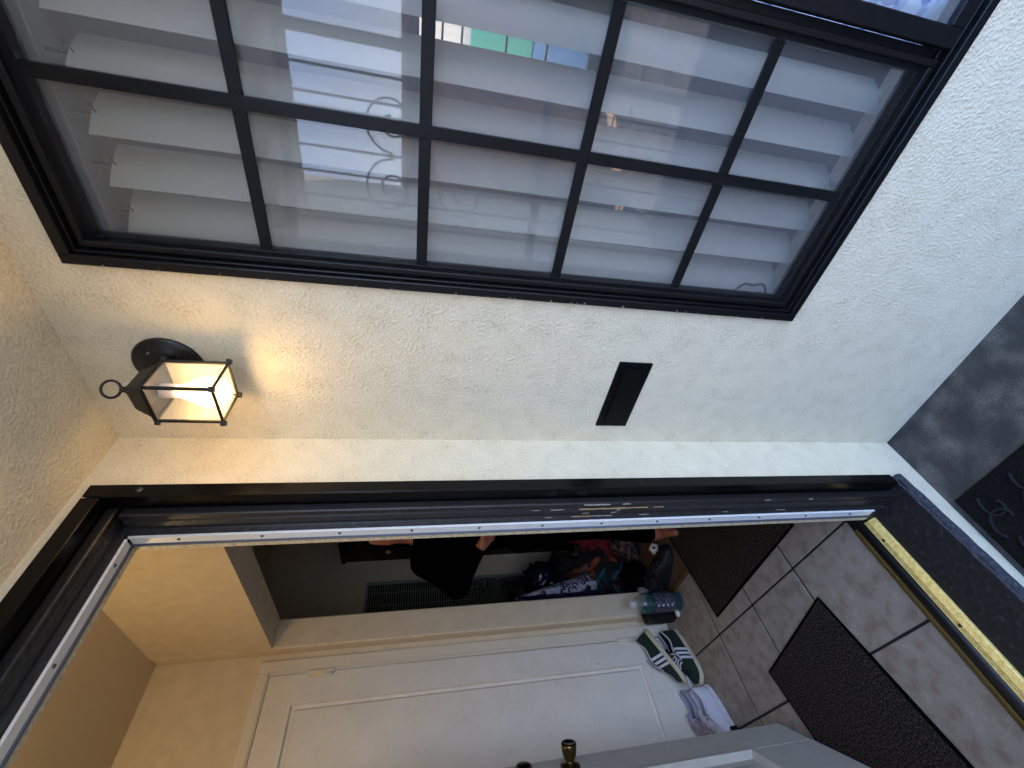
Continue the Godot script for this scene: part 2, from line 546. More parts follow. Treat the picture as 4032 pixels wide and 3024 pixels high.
func _ready() -> void:
	# ---------------- camera, sky, sun, exposure
	var cam := Camera3D.new()
	cam.transform = Transform3D(Basis(Vector3(-0.14330645, -0.97675507, 0.15941391), Vector3(0.62685494, 0.03506194, 0.77834668), Vector3(-0.76584342, 0.2114715, 0.60725914)), Vector3(-0.815147, 1.616002, 0.850925))
	cam.fov = 84.868
	cam.near = 0.05
	cam.far = 400.0
	add_child(cam)
	cam.current = true
	var we := WorldEnvironment.new()
	var env := Environment.new()
	env.background_mode = Environment.BG_SKY
	var sky := Sky.new()
	var sm := ProceduralSkyMaterial.new()
	sm.sky_top_color = Color(0.49, 0.65, 0.91)
	sm.sky_horizon_color = Color(0.88, 0.92, 0.975)
	sm.sky_curve = 0.16
	sm.ground_bottom_color = Color(0.30, 0.29, 0.28)
	sm.ground_horizon_color = Color(0.55, 0.56, 0.58)
	sm.sun_angle_max = 20.0
	sky.sky_material = sm
	env.sky = sky
	env.background_energy_multiplier = 1.0
	env.tonemap_mode = Environment.TONE_MAPPER_LINEAR
	env.tonemap_exposure = 7.9
	env.sdfgi_enabled = true
	env.ssao_enabled = true
	env.ssil_enabled = true
	we.environment = env
	add_child(we)
	var sun := DirectionalLight3D.new()
	sun.light_energy = 1.0
	sun.light_color = Color(1.0, 0.95, 0.87)
	sun.light_angular_distance = 0.5
	sun.shadow_enabled = true
	sun.look_at_from_position(Vector3(4.0, 5.4, 3.0), Vector3.ZERO)   # from behind the house: the porch lies in shade
	add_child(sun)

	make_materials()
	build_shell()
	build_window()
	build_blind()
	build_door_frame()
	build_threshold()
	build_lantern()
	build_mail_slot()
	build_porch_mat()
	build_foyer()
	build_entry_door()
	build_living_room()
	build_floor_things()
	build_person()
	build_outside()

# ------------------------------------------------------------------ house shell
func build_shell() -> void:
	# porch slab, falling a little towards the corner, and the ground beyond it
	var st := mb(true)
	var nx := 20
	for i in nx:
		for j in nx:
			var x0 := lerpf(0.03, -1.9, i / 20.0)
			var x1 := lerpf(0.03, -1.9, (i + 1) / 20.0)
			var z0 := lerpf(-0.03, 2.2, j / 20.0)
			var z1 := lerpf(-0.03, 2.2, (j + 1) / 20.0)
			quad(st, Vector3(x0, porch_y(x0, z0), z0), Vector3(x1, porch_y(x1, z0), z0), Vector3(x1, porch_y(x1, z1), z1), Vector3(x0, porch_y(x0, z1), z1))
	structure("porch_floor", st, M.concrete)
	st = mb()
	quad(st, Vector3(-150, -0.06, -150), Vector3(-150, -0.06, 150), Vector3(150, -0.06, 150), Vector3(150, -0.06, -150))
	structure("ground", st, M.ground)

	# window wall: four stucco pieces round the opening
	var wy0 := 0.716
	var wy1 := 2.23
	var wz0 := 0.449
	var wz1 := 1.56
	st = mb()
	slab(st, Vector3(0, -0.1, 0.0), Vector3(0.12, 2.75, wz0))
	slab(st, Vector3(0, -0.1, wz1), Vector3(0.12, 2.75, 3.2))
	slab(st, Vector3(0, -0.1, wz0), Vector3(0.12, wy0, wz1))
	slab(st, Vector3(0, wy1, wz0), Vector3(0.12, 2.75, wz1))
	var w := obj("window_wall", st, M.stucco)
	tag(w, "cream stucco wall with the window, the lantern and the mail slot", "wall")
	# door wall
	st = mb()
	slab(st, Vector3(-0.146, -0.1, -0.14), Vector3(0.0, 2.75, 0.0))
	slab(st, Vector3(-1.15, 2.287, -0.14), Vector3(-0.146, 2.75, 0.0))
	slab(st, Vector3(-2.4, -0.1, -0.14), Vector3(-1.15, 2.75, 0.0))
	slab(st, Vector3(-1.15, -0.1, -0.14), Vector3(-0.146, 0.118, 0.0))
	w = obj("door_wall", st, M.stucco_smooth)
	tag(w, "cream stucco wall around the open entry doorway", "wall")
	# soffit over the porch and the roof above it all
	structure("porch_soffit", box_mesh(Vector3(-1.78, SOFFIT, 0.0), Vector3(0.0, SOFFIT + 0.06, 1.28)), M.stucco_soffit)
	st = mb()
	slab(st, Vector3(-1.85, 2.76, -3.0), Vector3(0.0, 2.92, 1.35))
	slab(st, Vector3(0.0, 2.76, -3.0), Vector3(3.6, 2.92, 3.3))
	slab(st, Vector3(-1.85, SOFFIT, 0.0), Vector3(-1.781, 2.76, 1.35))
	slab(st, Vector3(-1.85, SOFFIT, 1.281), Vector3(0.0, 2.76, 1.35))
	structure("roof", st, M.roofing)

# ------------------------------------------------------------------ window
func ring_frame(z0: float, z1: float, y0: float, y1: float, w: float, x0: float, x1: float, bev := 0.0015) -> SurfaceTool:
	var st := mb()
	slab(st, Vector3(x0, y0, z0), Vector3(x1, y1, z0 + w), bev)
	slab(st, Vector3(x0, y0, z1 - w), Vector3(x1, y1, z1), bev)
	slab(st, Vector3(x0, y0, z0 + w), Vector3(x1, y0 + w, z1 - w), bev)
	slab(st, Vector3(x0, y1 - w, z0 + w), Vector3(x1, y1, z1 - w), bev)
	return st

func build_window() -> void:
	var t := thing("sliding_window", "dark metal framed sliding window with grid bars and insect screen in cream stucco", "window", Vector3(0, 0.712, 0.95))
	var o := -t.position
	obj("frame", ring_frame(0.444, 1.565, 0.710, 2.236, 0.018, -0.010, 0.05), M.frame_metal, t, o)
	obj("frame_channel", ring_frame(0.462, 1.547, 0.728, 2.218, 0.010, 0.016, 0.06), M.iron, t, o)
	obj("track", ring_frame(0.4635, 1.5455, 0.7295, 2.2165, 0.004, 0.000, 0.016, 0.001), M.frame_metal, t, o)
	# left panel: screen in its own thin frame, behind it the sash with the grid
	obj("screen_frame", ring_frame(0.4725, 0.966, 0.7385, 2.2075, 0.011, 0.006, 0.016), M.iron, t, o)
	var st := mb()
	slab(st, Vector3(0.022, 0.740, 0.474), Vector3(0.050, 2.206, 0.488), 0.001)
	slab(st, Vector3(0.022, 0.740, 0.946), Vector3(0.050, 2.206, 0.967), 0.001)
	slab(st, Vector3(0.022, 0.740, 0.488), Vector3(0.050, 0.754, 0.946), 0.001)
	slab(st, Vector3(0.022, 2.188, 0.488), Vector3(0.050, 2.206, 0.946), 0.001)
	slab(st, Vector3(0.020, 0.740, 0.9672), Vector3(0.052, 2.206, 0.9808), 0.001)
	obj("sash", st, M.frame_metal, t, o)
	st = mb()
	slab(st, Vector3(0.011, 0.7495, 0.4835), Vector3(0.0112, 2.1965, 0.955))
	obj("insect_screen", st, M.screen, t, o)
	for y in [1.914, 1.624, 1.334, 1.040]:
		obj("grid_bar", box_mesh(Vector3(0.030, y - 0.0105, 0.4885), Vector3(0.036, y + 0.0105, 0.9455), 0.001), M.frame_metal, t, o)
	obj("grid_bar", box_mesh(Vector3(0.0275, 0.7545, 0.716), Vector3(0.0385, 2.1875, 0.736), 0.001), M.frame_metal, t, o)
	obj("pane", box_mesh(Vector3(0.041, 0.7545, 0.4885), Vector3(0.0414, 2.1875, 0.9455)), M.glass, t, o)
	obj("pane", box_mesh(Vector3(0.047, 0.7545, 0.4885), Vector3(0.0474, 2.1875, 0.9455)), M.glass, t, o)
	# right panel stands further out
	obj("sash", ring_frame(0.981, 1.546, 0.7385, 2.2075, 0.028, -0.004, 0.020), M.frame_metal, t, o)
	obj("pane", box_mesh(Vector3(0.008, 0.764, 1.007), Vector3(0.0084, 2.182, 1.520)), M.glass, t, o)
	# paint flecks along the frame's lower edge of the stucco
	rng.seed = 21
	for k in 34:
		var y := rng.randf_range(0.78, 1.78) if k < 26 else rng.randf_range(1.9, 2.2)
		var l := rng.randf_range(0.002, 0.007)
		st = mb()
		slab(st, Vector3(-0.0108, y, 0.4437), Vector3(-0.0099, y + rng.randf_range(0.0008, 0.0022), 0.4437 + l))
		obj("paint_fleck", st, M.chip_white, t, o)
	# white printed curtain behind the right pane
	st = mb(true)
	var prev := Vector3.ZERO
	for k in 41:
		var z := 0.99 + 0.56 * k / 40.0
		var p := Vector3(0.085 + 0.012 * sin(k * 1.1), 0.6, z)
		if k > 0:
			quad(st, prev, p, p + Vector3(0, 1.65, 0), prev + Vector3(0, 1.65, 0))
		prev = p
	var c := obj("curtain", st, M.curtain)
	tag(c, "white curtain with blue print behind the right window pane", "curtain")

func build_blind() -> void:
	var t := thing("vertical_blind", "off white vertical blind hanging behind the insect screen", "blind", Vector3(0.12, 2.19, 0.7))
	var o := -t.position
	obj("headrail", box_mesh(Vector3(0.095, 2.205, 0.30), Vector3(0.15, 2.25, 1.0), 0.004), M.rail, t, o)
	obj("valance", box_mesh(Vector3(0.075, 2.19, 0.30), Vector3(0.082, 2.275, 0.985), 0.002), M.rail, t, o)
	var n := 9
	for k in n:
		var zc := 0.906 - 0.0805 * k
		var turn: float = [0.82, 0.86, 0.95, 0.90, 0.86, 0.82, 0.88, 0.84, 0.86][k]
		var half := 0.0435
		var e := Vector3(sin(turn), 0, cos(turn))      # across the vane
		var f := Vector3(-cos(turn), 0, sin(turn))     # the way its curved face looks
		var st := mb(true)
		var pr := []
		for i in 9:
			var s := i / 4.0 - 1.0
			pr.append(Vector3(0.118, 0, zc) + e * half * s + f * 0.005 * (1.0 - s * s))
		for i in 8:
			for j in 6:
				var y0 := lerpf(0.712, 2.172, j / 6.0)
				var y1 := lerpf(0.712, 2.172, (j + 1) / 6.0)
				quad(st, pr[i] + Vector3(0, y0, 0), pr[i + 1] + Vector3(0, y0, 0), pr[i + 1] + Vector3(0, y1, 0), pr[i] + Vector3(0, y1, 0))
		var v := obj("vane", st, M.vane, t, o)
		st = mb(true)
		var top := Vector3(0.118, 2.172, zc)
		tube(st, [top + Vector3(0, 0.033, 0), top + Vector3(0, -0.012, 0)], 0.003, 6)
		tube(st, [top + Vector3(-0.004, -0.006, 0), top + Vector3(-0.004, -0.006, 0) + f * 0.016], 0.0013, 5)
		ball(st, top + Vector3(-0.004, -0.006, 0) + f * 0.018, Vector3.ONE * 0.0042, Basis.IDENTITY, 8)
		obj("hanger", st, M.clip, v)
	# the bead chain that links the vane ends
	for k in n - 1:
		var z0 := 0.906 - 0.0805 * k
		var pts := []
		for i in 11:
			var s := i / 10.0
			pts.append(Vector3(0.10, 0.725 - 0.02 * sin(PI * s) , z0 - 0.0805 * s))
		var st := mb(true)
		tube(st, pts, 0.0014, 5)
		obj("bead_chain", st, M.rail, t, o)
	var loop := []
	for i in 15:
		var s := i / 14.0
		loop.append(Vector3(0.075, 0.745 + 0.10 * s, 0.468 + 0.035 * sin(PI * s) + 0.008 * sin(9.0 * s)))
	var st2 := mb(true)
	tube(st2, loop, 0.003, 6)
	obj("cord", st2, M.clip, t, o)

# ------------------------------------------------------------------ door frame
const JX := -0.148          # stucco edge of the frame on the right
const JY := 2.285           # and at the head
func jamb_outline() -> PackedVector2Array:
	# (inward from the stucco edge, out of the house)
	return PackedVector2Array([Vector2(-0.006, -0.030), Vector2(0.033, -0.030), Vector2(0.035, -0.034), Vector2(0.038, -0.034), Vector2(0.040, -0.029), Vector2(0.047, -0.0285), Vector2(0.050, -0.031),
		Vector2(0.050, -0.045), Vector2(0.048, -0.048), Vector2(0.050, -0.051), Vector2(0.050, -0.076), Vector2(0.053, -0.080), Vector2(0.060, -0.081), Vector2(0.061, -0.084), Vector2(0.061, -0.140), Vector2(-0.006, -0.140)])

func build_door_frame() -> void:
	var t := thing("door_frame", "black painted wooden door frame with chipped paint around the open doorway", "door frame", Vector3(JX, 0.14, -0.08))
	var o := -t.position
	var left := -1.10
	var st := mb()
	prism(st, jamb_outline(), Vector3(JX, 0.13, 0), Vector3(-1, 0, 0), Vector3(0, 0, 1), Vector3(0, JY - 0.13 - 0.061, 0))
	obj("jamb", st, M.black_paint, t, o)
	st = mb()
	prism(st, jamb_outline(), Vector3(left + 0.001, JY, 0), Vector3(0, -1, 0), Vector3(0, 0, 1), Vector3(JX - left - 0.001 + 0.006, 0, 0))
	obj("head_jamb", st, M.black_paint, t, o)
	st = mb()
	prism(st, jamb_outline(), Vector3(left, 0.13, 0), Vector3(1, 0, 0), Vector3(0, 0, 1), Vector3(0, JY - 0.13 - 0.061, 0))
	obj("jamb", st, M.black_paint, t, o)
	# cream rabbet on the room side
	var xi := JX - 0.061
	var yi := JY - 0.061
	obj("rabbet", box_mesh(Vector3(xi - 0.0012, 0.19, -0.1405), Vector3(xi + 0.004, yi, -0.118), 0.0005), M.cream, t, o)
	obj("rabbet", box_mesh(Vector3(left + 0.061, yi - 0.0012, -0.1405), Vector3(xi - 0.0012, yi + 0.004, -0.118), 0.0005), M.cream, t, o)
	# silver weatherstrip with screws, grey bulb seal behind it
	var w := thing("weatherstrip", "silver metal weatherstrip with screws along the black door frame", "weatherstrip", Vector3(xi, 0.2, -0.1))
	o = -w.position
	st = mb()
	slab(st, Vector3(xi - 0.0032, 0.2, -0.1125), Vector3(xi, yi - 0.004, -0.0872), 0.0006)
	slab(st, Vector3(xi - 0.0060, 0.2, -0.0872), Vector3(xi, yi - 0.004, -0.0848), 0.0006)
	obj("strip", st, M.silver, w, o)
	st = mb()
	slab(st, Vector3(left + 0.065, yi - 0.0032, -0.1125), Vector3(xi - 0.0075, yi, -0.0872), 0.0006)
	slab(st, Vector3(left + 0.065, yi - 0.0060, -0.0872), Vector3(xi - 0.0075, yi, -0.0848), 0.0006)
	obj("strip", st, M.silver, w, o)
	st = mb(true)
	tube(st, [Vector3(xi - 0.0025, 0.2, -0.1155), Vector3(xi - 0.0025, yi, -0.1155)], 0.0045, 8)
	obj("bulb_seal", st, M.vinyl, w, o)
	st = mb(true)
	tube(st, [Vector3(left + 0.065, yi - 0.0025, -0.1155), Vector3(xi - 0.002, yi - 0.0025, -0.1155)], 0.0045, 8)
	obj("bulb_seal", st, M.vinyl, w, o)
	var sy := 2.128
	var screw := mb(true)
	lathe(screw, [[0.0001, 0.0026], [0.0022, 0.0022], [0.0036, 0.0008], [0.0038, 0.0]], Transform3D.IDENTITY, 10)
	var sm := as_mesh(screw)
	while sy > 0.25:
		var s := obj("screw", sm, M.screw, w, o + Vector3(xi - 0.0032, sy, -0.099))
		s.basis = Basis(Vector3(0, 0, 1), PI / 2)
		sy -= 0.1675
	for x in [-0.268, -0.45, -0.63, -0.81, -0.98]:
		var s := obj("screw", sm, M.screw, w, o + Vector3(x, yi - 0.0032, -0.099))
		s.basis = Basis(Vector3(1, 0, 0), PI)
	# chips in the paint round the strike: slivers of bare wood
	o = -t.position
	rng.seed = 33
	var g1 := Vector2(0.0505, -0.0335)
	var g3 := Vector2(0.0508, -0.0505)
	var g4 := Vector2(0.0535, -0.0798)
	# (edge, middle height, length, width, bare wood or old white paint)
	for r in [[g3, 1.13, 0.135, 0.0042, 0], [g3, 1.035, 0.075, 0.003, 0], [g3, 0.965, 0.03, 0.002, 0], [g3, 1.258, 0.035, 0.0022, 1], [g3, 1.315, 0.02, 0.0014, 1], 
		[g1, 1.15, 0.075, 0.0038, 1], [g1, 1.066, 0.022, 0.0026, 1], [g1, 0.62, 0.02, 0.002, 1], [g1, 0.47, 0.014, 0.002, 1],
		[g4, 1.185, 0.055, 0.0036, 0], [g4, 1.125, 0.06, 0.0032, 1], [g4, 1.275, 0.02, 0.002, 1], [g4, 1.0, 0.03, 0.002, 1], [g4, 0.74, 0.016, 0.0018, 1], [g4, 0.55, 0.03, 0.0018, 1]]:
		var l: float = r[2]
		var p := PackedVector2Array()
		for q in 9:
			p.append(Vector2(l * (q / 8.0 - 0.5), r[3] * rng.randf_range(0.12, 0.6)))
		for q in 9:
			p.append(Vector2(l * (0.5 - q / 8.0), -r[3] * rng.randf_range(0.12, 0.6)))
		st = mb()
		prism(st, p, Vector3(JX - r[0].x, r[1], r[0].y), Vector3(0, 1, 0), Vector3(0.35, 0, 0.94), Vector3(-0.0011, 0, 0))
		obj("paint_chip", st, M.chip_white if r[4] else M.bare_wood, t, o)
	for k in 10:
		var y := rng.randf_range(0.99, 1.2)
		st = mb()
		var p := PackedVector2Array()
		for q in 9:
			var a := TAU * q / 9
			p.append(Vector2(cos(a) * 0.011, sin(a) * 0.004) * rng.randf_range(0.35, 1.0))
		prism(st, p, Vector3(JX - 0.0503, y, rng.randf_range(-0.074, -0.056)), Vector3(0, 1, 0), Vector3(0, 0, 1), Vector3(-0.0006, 0, 0))
		obj("paint_chip", st, [M.bare_brown, M.bare_brown, M.chip_white][k % 3], t, o)
	for a in [[1.31, 1.225, M.bare_brown], [1.165, 1.08, M.bare_brown], [0.965, 0.925, M.bare_brown], [0.905, 0.88, M.bare_brown]]:
		obj("worn_patch", box_mesh(Vector3(xi - 0.0019, a[1], -0.1225), Vector3(xi - 0.0010, a[0], -0.1178)), a[2], t, o)

	# the metal frame of the security door, mounted on the wood
	var s := thing("security_door_frame", "glossy black metal security door frame with two latch holes", "door frame", Vector3(JX, 0.16, 0.0))
	o = -s.position
	var x0 := JX - 0.032
	var holes := [[1.288, 1.262], [1.207, 1.177]]
	st = mb()
	slab(st, Vector3(x0 + 0.003, 0.158, 0.0085), Vector3(JX, JY, 0.012), 0.0008)          # front web
	slab(st, Vector3(JX - 0.003, 0.158, -0.0285), Vector3(JX, JY, 0.0085))                 # against the stucco
	slab(st, Vector3(x0 + 0.003, 0.158, -0.0285), Vector3(JX - 0.003, JY - 0.033, -0.0255))
	var ys := [0.158, holes[1][1], holes[1][0], holes[0][1], holes[0][0], JY - 0.032]
	for i in [0, 2, 4]:
		slab(st, Vector3(x0, ys[i], -0.0285), Vector3(x0 + 0.003, ys[i + 1], 0.012), 0.0006)
	for i in [1, 3]:
		slab(st, Vector3(x0, ys[i], -0.0285), Vector3(x0 + 0.003, ys[i + 1], -0.020))
		slab(st, Vector3(x0, ys[i], 0.0035), Vector3(x0 + 0.003, ys[i + 1], 0.012))
	obj("post", st, M.black_gloss, s, o)
	for h in holes:
		obj("latch_hole", box_mesh(Vector3(x0 + 0.004, h[1] - 0.004, -0.024), Vector3(x0 + 0.020, h[0] + 0.004, 0.007)), M.hole, s, o)
	obj("head_bar", box_mesh(Vector3(-1.098, JY - 0.032, -0.0285), Vector3(x0 - 0.0004, JY, 0.012), 0.001), M.black_gloss, s, o)
	obj("post", box_mesh(Vector3(-1.098, 0.158, -0.0285), Vector3(-1.066, JY - 0.0325, 0.012), 0.001), M.black_gloss, s, o)
	for y in [2.19, 1.03, 0.33]:
		st = mb(true)
		lathe(st, [[0.0001, 0.0022], [0.004, 0.0018], [0.006, 0.0005], [0.0062, 0.0]], Transform3D(Basis(Vector3(1, 0, 0), PI / 2), Vector3(JX - 0.014, y, 0.012)), 12)
		obj("screw", st, M.iron if y < 1.5 else M.screw, s, o)

# ------------------------------------------------------------------ threshold
func build_threshold() -> void:
	var t := thing("threshold", "black wooden door sill with brass strip and rubber insert", "threshold", Vector3(-0.6, 0.12, -0.08))
	var o := -t.position
	var a := -1.14
	var b := -0.15
	var run := Vector3(b - a, 0, 0)
	var side := Vector3(0, 0, 1)
	var up := Vector3.UP
	var st := mb()
	prism(st, PackedVector2Array([Vector2(0.012, 0.119), Vector2(0.016, 0.137), Vector2(0.010, 0.1405), Vector2(-0.13, 0.1595), Vector2(-0.215, 0.1595), Vector2(-0.215, 0.119)]), Vector3(a, 0, 0), side, up, run)
	obj("sill", st, M.sill_paint, t, o)
	# worn front edge
	st = mb()
	var zs := []
	rng.seed = 4
	for k in 41:
		zs.append(Vector2(0.0185 + rng.randf_range(-0.001, 0.0015), rng.randf_range(-0.0018, 0.0015)))
	for k in 40:
		var x0 := lerpf(a, b, k / 40.0)
		var x1 := lerpf(a, b, (k + 1) / 40.0)
		var p0: Vector2 = zs[k]
		var p1: Vector2 = zs[k + 1]
		quad(st, Vector3(x0, 0.122, p0.x), Vector3(x1, 0.122, p1.x), Vector3(x1, 0.1385, p1.x - 0.001), Vector3(x0, 0.1385, p0.x - 0.001))
		quad(st, Vector3(x0, 0.1385, p0.x - 0.001), Vector3(x1, 0.1385, p1.x - 0.001), Vector3(x1, 0.1425, 0.001 + p1.y), Vector3(x0, 0.1425, 0.001 + p0.y))
	obj("worn_edge", st, M.worn_edge, t, o)
	# brass strip: lip, flat, three grooves
	st = mb()
	prism(st, PackedVector2Array([Vector2(-0.1265, 0.160), Vector2(-0.1265, 0.1685), Vector2(-0.1285, 0.1700), Vector2(-0.1455, 0.1765), Vector2(-0.1455, 0.1745), Vector2(-0.1475, 0.1752), Vector2(-0.1475, 0.1773), Vector2(-0.149, 0.1778),
		Vector2(-0.149, 0.1757), Vector2(-0.151, 0.1764), Vector2(-0.151, 0.1786), Vector2(-0.1525, 0.1791), Vector2(-0.1525, 0.177), Vector2(-0.1545, 0.1776), Vector2(-0.1545, 0.18), Vector2(-0.157, 0.1806), Vector2(-0.157, 0.160)]), Vector3(-1.08, 0, 0), side, up, Vector3(0.868, 0, 0))
	obj("brass_strip", st, M.brass, t, o)
	for g in [-0.1465, -0.15, -0.1535]:
		var gy: float = 0.1771 + (-0.1465 - g) * 0.36 - 0.0019
		obj("groove", box_mesh(Vector3(-1.08, gy - 0.001, g - 0.00095), Vector3(-0.2125, gy + 0.0006, g + 0.00095)), M.groove, t, o)
	st = mb(true)
	prism(st, PackedVector2Array([Vector2(-0.1575, 0.160), Vector2(-0.1575, 0.1815), Vector2(-0.164, 0.1865), Vector2(-0.174, 0.188), Vector2(-0.184, 0.1865), Vector2(-0.190, 0.182), Vector2(-0.190, 0.160)]), Vector3(-1.08, 0, 0), side, up, Vector3(0.868, 0, 0))
	obj("rubber_insert", st, M.rubber, t, o)
	st = mb()
	prism(st, PackedVector2Array([Vector2(-0.1905, 0.160), Vector2(-0.1905, 0.1835), Vector2(-0.196, 0.184), Vector2(-0.2135, 0.1745), Vector2(-0.2145, 0.160)]), Vector3(-1.08, 0, 0), side, up, Vector3(0.868, 0, 0))
	obj("back_strip", st, M.brass_dull, t, o)
	for x in [-0.279, -0.53, -0.78]:
		st = mb(true)
		lathe(st, [[0.0001, 0.002], [0.0035, 0.0015], [0.005, 0.0]], Transform3D(Basis.IDENTITY, Vector3(x, 0.1775, -0.1495)), 10)
		obj("screw", st, M.groove, t, o)

# ------------------------------------------------------------------ lantern
func build_lantern() -> void:
	var c := Vector3(-0.095, 0, 0.232)
	var t := thing("wall_lantern", "small black wall lantern with clear panes and a lit bulb on the stucco wall", "wall lantern", Vector3(0.0, 2.138, 0.225))
	var o := -t.position
	var tox := Basis(Vector3(0, 0, 1), PI / 2)     # y of a turned profile looks along -x
	var st := mb(true)
	lathe(st, [[0.067, 0.0], [0.067, 0.005], [0.063, 0.009], [0.052, 0.011], [0.046, 0.016], [0.036, 0.019], [0.020, 0.021], [0.014, 0.026], [0.0001, 0.027]], Transform3D(tox, Vector3(0.0005, 2.138, 0.225)), 40)
	var plate := obj("wall_plate", st, M.lantern_black, t, o)
	for s in [[2.16, 0.262], [2.116, 0.188]]:
		st = mb(true)
		ball(st, Vector3(-0.016, s[0], s[1]), Vector3.ONE * 0.0048, Basis.IDENTITY, 10)
		obj("screw", st, M.screw, plate)
	st = mb(true)
	tube(st, [Vector3(-0.018, 2.138, 0.226), Vector3(-0.045, 2.139, 0.229), Vector3(-0.075, 2.137, 0.231)], [0.011, 0.0085, 0.0085], 12)
	obj("arm", st, M.lantern_black, t, o)
	# roof: a flared square cap in two slopes
	var sq := func(h: float, y: float) -> PackedVector3Array:
		return PackedVector3Array([c + Vector3(-h, y, -h), c + Vector3(h, y, -h), c + Vector3(h, y, h), c + Vector3(-h, y, h)])
	st = mb()
	skin(st, [sq.call(0.0435, 2.115), sq.call(0.0435, 2.119), sq.call(0.037, 2.124), sq.call(0.026, 2.152), sq.call(0.006, 2.170), sq.call(0.004, 2.174)])
	obj("roof_cap", st, M.lantern_black, t, o)
	st = mb(true)
	ball(st, c + Vector3(0, 2.176, 0), Vector3.ONE * 0.0062, Basis.IDENTITY, 10)
	obj("finial", st, M.lantern_black, t, o)
	st = mb(true)
	tube(st, ring_pts(c + Vector3(0, 2.196, 0), 0.0165, Vector3(0.64, 0, 0.77), Vector3.UP, 28), 0.0025, 8, false)
	obj("ring", st, M.lantern_black, t, o)
	# cage: four posts, two rims, corner feet
	var h := 0.0435
	var y0 := 2.000
	var y1 := 2.114
	for sx in [-1, 1]:
		for sz in [-1, 1]:
			var p := c + Vector3(sx * (h - 0.002), 0, sz * (h - 0.002))
			obj("post", box_mesh(p + Vector3(-0.0028, y0, -0.0028), p + Vector3(0.0028, y1, 0.0028), 0.0007), M.lantern_black, t, o)
			st = mb()
			slab(st, Vector3(-0.0055, -0.004, -0.0055), Vector3(0.0055, 0.005, 0.0055), 0.0012, Transform3D(Basis(Vector3.UP, PI / 4), p + Vector3(sx * 0.0025, y0 - 0.002, sz * 0.0025)))
			obj("foot", st, M.lantern_black, t, o)
			st = mb()
			slab(st, Vector3(-0.0045, -0.004, -0.0045), Vector3(0.0045, 0.004, 0.0045), 0.0012, Transform3D(Basis(Vector3.UP, PI / 4), p + Vector3(sx * 0.003, y1 - 0.001, sz * 0.003)))
			obj("corner_cap", st, M.lantern_black, t, o)
	for y in [y0, y1]:
		st = mb()
		slab(st, c + Vector3(-h, y - 0.0022, -h), c + Vector3(h, y + 0.0022, -h + 0.0048), 0.0006)
		slab(st, c + Vector3(-h, y - 0.0022, h - 0.0048), c + Vector3(h, y + 0.0022, h), 0.0006)
		slab(st, c + Vector3(-h, y - 0.0022, -h + 0.0048), c + Vector3(-h + 0.0048, y + 0.0022, h - 0.0048), 0.0006)
		slab(st, c + Vector3(h - 0.0048, y - 0.0022, -h + 0.0048), c + Vector3(h, y + 0.0022, h - 0.0048), 0.0006)
		obj("rim", st, M.lantern_black, t, o)
	var g := h - 0.003
	for k in 4:
		var b := Basis(Vector3.UP, k * PI / 2)
		st = mb()
		slab(st, Vector3(g, y0 + 0.002, -g + 0.0025), Vector3(g + 0.0005, y1 - 0.002, g - 0.0025), 0.0, Transform3D(b, c))
		if k == 0:
			obj("back_plate", st, M.lantern_back, t, o)
		else:
			obj("pane", st, M.lantern_glass, t, o)
	st = mb(true)
	lathe(st, [[0.0145, 2.112], [0.0145, 2.088], [0.0135, 2.084]], Transform3D(Basis.IDENTITY, c), 20)
	obj("socket", st, M.cap_white, t, o)
	# the bulb glows; its light stands inside it
	var warm := Color(1.0, 0.79, 0.50)
	M.bulb = plain(Color(1.0, 0.95, 0.85), 0.4)
	M.bulb.emission_enabled = true
	M.bulb.emission = Color(1.0, 0.80, 0.50)
	M.bulb.emission_energy_multiplier = 0.8
	st = mb(true)
	lathe(st, [[0.0125, 2.086], [0.0135, 2.079], [0.0160, 2.070], [0.0230, 2.056], [0.0290, 2.042], [0.0315, 2.027], [0.0300, 2.012], [0.0245, 2.000], [0.0150, 1.9920], [0.0001, 1.989]], Transform3D(Basis.IDENTITY, c), 28)
	obj("bulb", st, M.bulb, t, o)
	var l := OmniLight3D.new()
	l.name = "bulb_light"
	l.light_color = warm
	l.light_energy = 0.0042
	l.light_size = 0.025
	l.omni_range = 12.0
	l.omni_attenuation = 2.0
	l.shadow_enabled = true
	t.add_child(l)
	l.position = o + c + Vector3(0, 2.026, 0)

# ------------------------------------------------------------------ mail slot, porch mat
func build_mail_slot() -> void:
	var t := thing("mail_slot", "black metal mail slot plate set in the stucco wall", "mail slot", Vector3(0, 1.034, 0.178))
	var o := -t.position
	obj("plate", box_mesh(Vector3(-0.0045, 1.031, 0.066), Vector3(0.004, 1.124, 0.290), 0.0015), M.slot_black, t, o)
	var f := obj("flap", box_mesh(Vector3(-0.0085, 1.050, 0.082), Vector3(-0.0047, 1.102, 0.272), 0.0012), M.slot_black, t, o)
	obj("hinge_bar", box_mesh(Vector3(-0.0095, 1.1025, 0.090), Vector3(-0.0047, 1.1065, 0.264), 0.001), M.slot_black, f)
	for z in [0.073, 0.283]:
		var st := mb(true)
		ball(st, Vector3(-0.0045, 1.077, z), Vector3(0.0018, 0.0028, 0.0028), Basis.IDENTITY, 8)
		obj("screw", st, M.iron, t, o)

